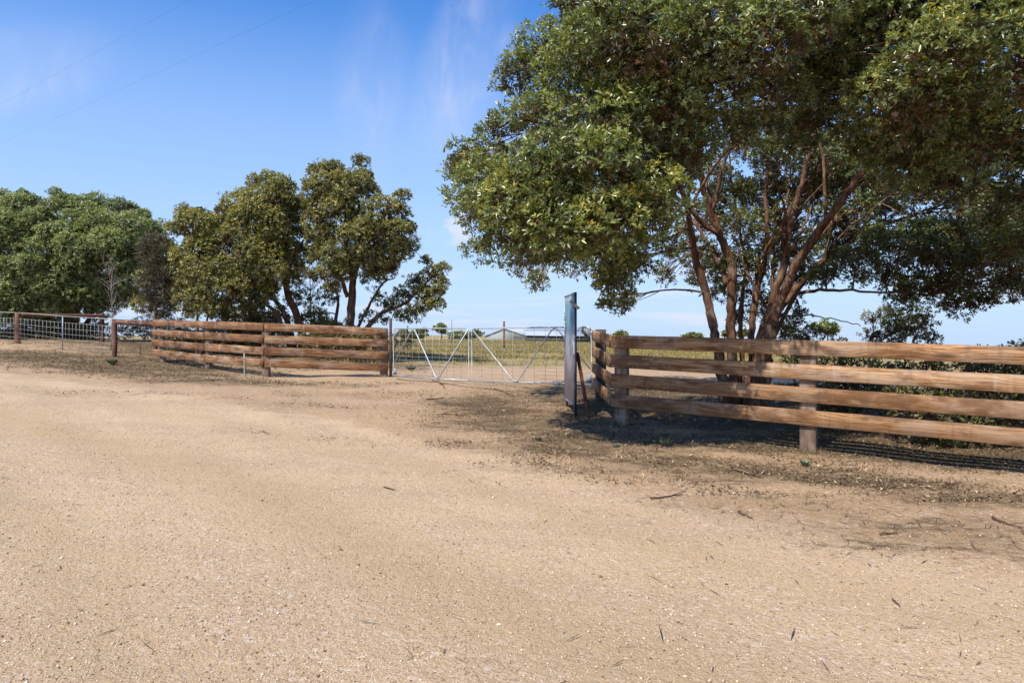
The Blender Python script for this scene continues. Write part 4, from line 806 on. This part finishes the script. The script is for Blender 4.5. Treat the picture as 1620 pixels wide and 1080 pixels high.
M = Mt('dead_straw'); M_STR = M.fin(M.cramp(M.attr('tint'), [(0, (.09, .065, .03)), (.5, (.20, .145, .072)), (1, (.38, .29, .16))]), .85, 0, .2)
n = 60000; y = 23*(140/23)**(rng.random(n)**.8); x = rng.uniform(-.28, .5, n)*y; gd = np.clip((y-21)/12, 0.04, 1); nz = np.array([mnoise.noise((a_*.35, b_*.35, 1.)) for a_, b_ in zip(x, y)]); kp = (rng.random(n) < gd*(.55+nz)) & (x > -9+np.clip(y-30, 0, 99)*-.5); x, y = x[kp], y[kp]
tufts('paddock_grass', x, y, .16, 6, M_GR, 'dry yellow green grass covering the paddock beyond the gate', .18, .5, .0035+.00028*y)
x, y = scatter(60000, 15, 30, .86, 1.0); lv = interp(litter, x, y); px_ = x/y; kp = (rng.random(len(x)) < lv*.55) & (px_ < -.12); x, y = x[kp], y[kp]
tufts('dry_grass', x, y, .055, 6, M_STR, 'short dead brown grass along the left fences', .08, 1.2, .005)
x, y = scatter(16000, 7, 16, .86, 1.0); lv = interp(litter, x, y); kp = (rng.random(len(x)) < (lv-.3)*.35) & (x/y > -.1); x, y = x[kp], y[kp]
tufts('straw', x, y, .05, 5, M_STR, 'short straw stubble in front of the right timber fence', .05, 1.6, .003)
bx_, by_ = [], []
for o_ in [o for o in C.objects if o.name.startswith('post') and o.parent is not None and o.parent.name.startswith(('rail_fence', 'wire_fence'))]:
    p_ = o_.parent.location+o_.location; n_ = 22; bx_ += list(p_.x+rng.normal(0, .13, n_)); by_ += list(p_.y+rng.normal(0, .10, n_))
tufts('dry_tussock', np.array(bx_), np.array(by_), .10, 7, M_STR, 'dead grass tufts gathered round the feet of the fence posts', .05, .9, .003)
# small green weeds, fallen sticks and stick stand-ins for shadow lines : individual things
M = Mt('weed_green'); M_WEED = M.fin(M.cramp(M.attr('tint'), [(0, (.10, .14, .07)), (1, (.20, .25, .13))]), .6, 0, .4)
def weed(label, px, py, h, nb, w=.008):
    c_ = hit(px, py); k = nb; th_ = rng.uniform(0, 6.28, k); l = rng.uniform(.2, 1.3, k)*h; hh = h*rng.uniform(.4, 1.1, k); o_ = np.stack([np.cos(th_), np.sin(th_), 0*th_], -1); s = np.stack([-np.sin(th_), np.cos(th_), 0*th_], -1)*w
    B = o_*.01; Tt = o_*l[:, None]; Tt[:, 2] = hh; Mi = o_*l[:, None]*.5; Mi[:, 2] = hh*.7; V = np.stack([B, Mi+s, Tt, Mi-s], 1); i = np.arange(k)[:, None]*4; T = np.concatenate([i+[0, 1, 2], i+[0, 2, 3]], 1).reshape(-1, 3)
    o = link('weed', raw_mesh('weed', V.reshape(-1, 3), T, M_WEED, False, np.repeat(rng.random(k), 2))); o.location = c_; tag(o, label, 'weed', 'small green weeds')
weed('low green weed in front of the round post left of the timber fence', 178, 577, .16, 90, .014)
weed('small green weed in front of the second post of the right fence', 1275, 738, .07, 50)
weed('tiny green weed at the near edge of the tree shade by the right fence', 1054, 706, .13, 24)
weed('tiny green tuft in the litter left of the sign board shade', 852, 697, .06, 30)
weed('green weed sprig at the left edge of the tree shade', 975, 708, .06, 22)
weed('leafy weed poking out under the lowest rail at the far right', 1512, 708, .16, 60, .012)
weed('low green weed on the ground just beyond the left gate leaf', 650, 586, .16, 90, .016)
sticks = [('dark curved stick standing in for a shadow line in front of the left gate leaf', (684, 603), (703, 615), .016), ('thin dark stick standing in for a shadow line on the sand in front of the right gate leaf', (781, 616), (812, 627), .014), ('short dark stick on the sand below the left gate leaf', (674, 633), (700, 632), .014),  # first two: dark geometry in place of shadow-like bars before the gate
          ('branched brown stick in front of the second post of the right fence', (1158, 742), (1208, 758), .014), ('short brown stick on the road edge at the lower right', (1168, 812), (1190, 822), .012), ('long thin twig on the sand at the right edge', (1570, 822), (1618, 838), .012),
          ('tiny bent twig on the gravel near the bottom right', (1412, 952), (1424, 962), .006), ('small stick on the gravel in the middle of the road', (607, 772), (626, 777), .007), ('pale grey twig at the right side of the road', (1392, 848), (1420, 846), .008),
          ('long thin stick standing in for a shadow line in front of the left gate leaf', (628, 600), (790, 618), .010), ('thin stick in the litter right of the gate centre', (700, 656), (745, 660), .009), ('brown twig below the second post of the right fence', (1030, 790), (1080, 784), .008)]  # the long first one is modelled in place of a thin shadow line
for lab, p0, p1, r in sticks:
    a0, a1 = hit(*p0), hit(*p1); P = curve_pts(a0, a1, 0, 8, .05); P[:, 2] = gz(P[:, 0], P[:, 1])+r*1.1+rng.uniform(0, .01, 8); a = Acc().tube(P, np.linspace(r, r*.5, 8), 6)
    if (a1-a0).length > .25:
        s = P[4]; a.tube(curve_pts(s, s+np.array([rng.uniform(.05, .2), rng.uniform(-.15, .1), .03]), 0, 4, .05), np.linspace(r*.6, r*.3, 4), 5)
    tag(a.build('stick_or_shadow_line', M_BARK, None, a0), lab, 'stick', 'fallen sticks')
print('leaves total', nleaves)
open('/tmp/leaf_count.txt', 'w').write(str(nleaves))
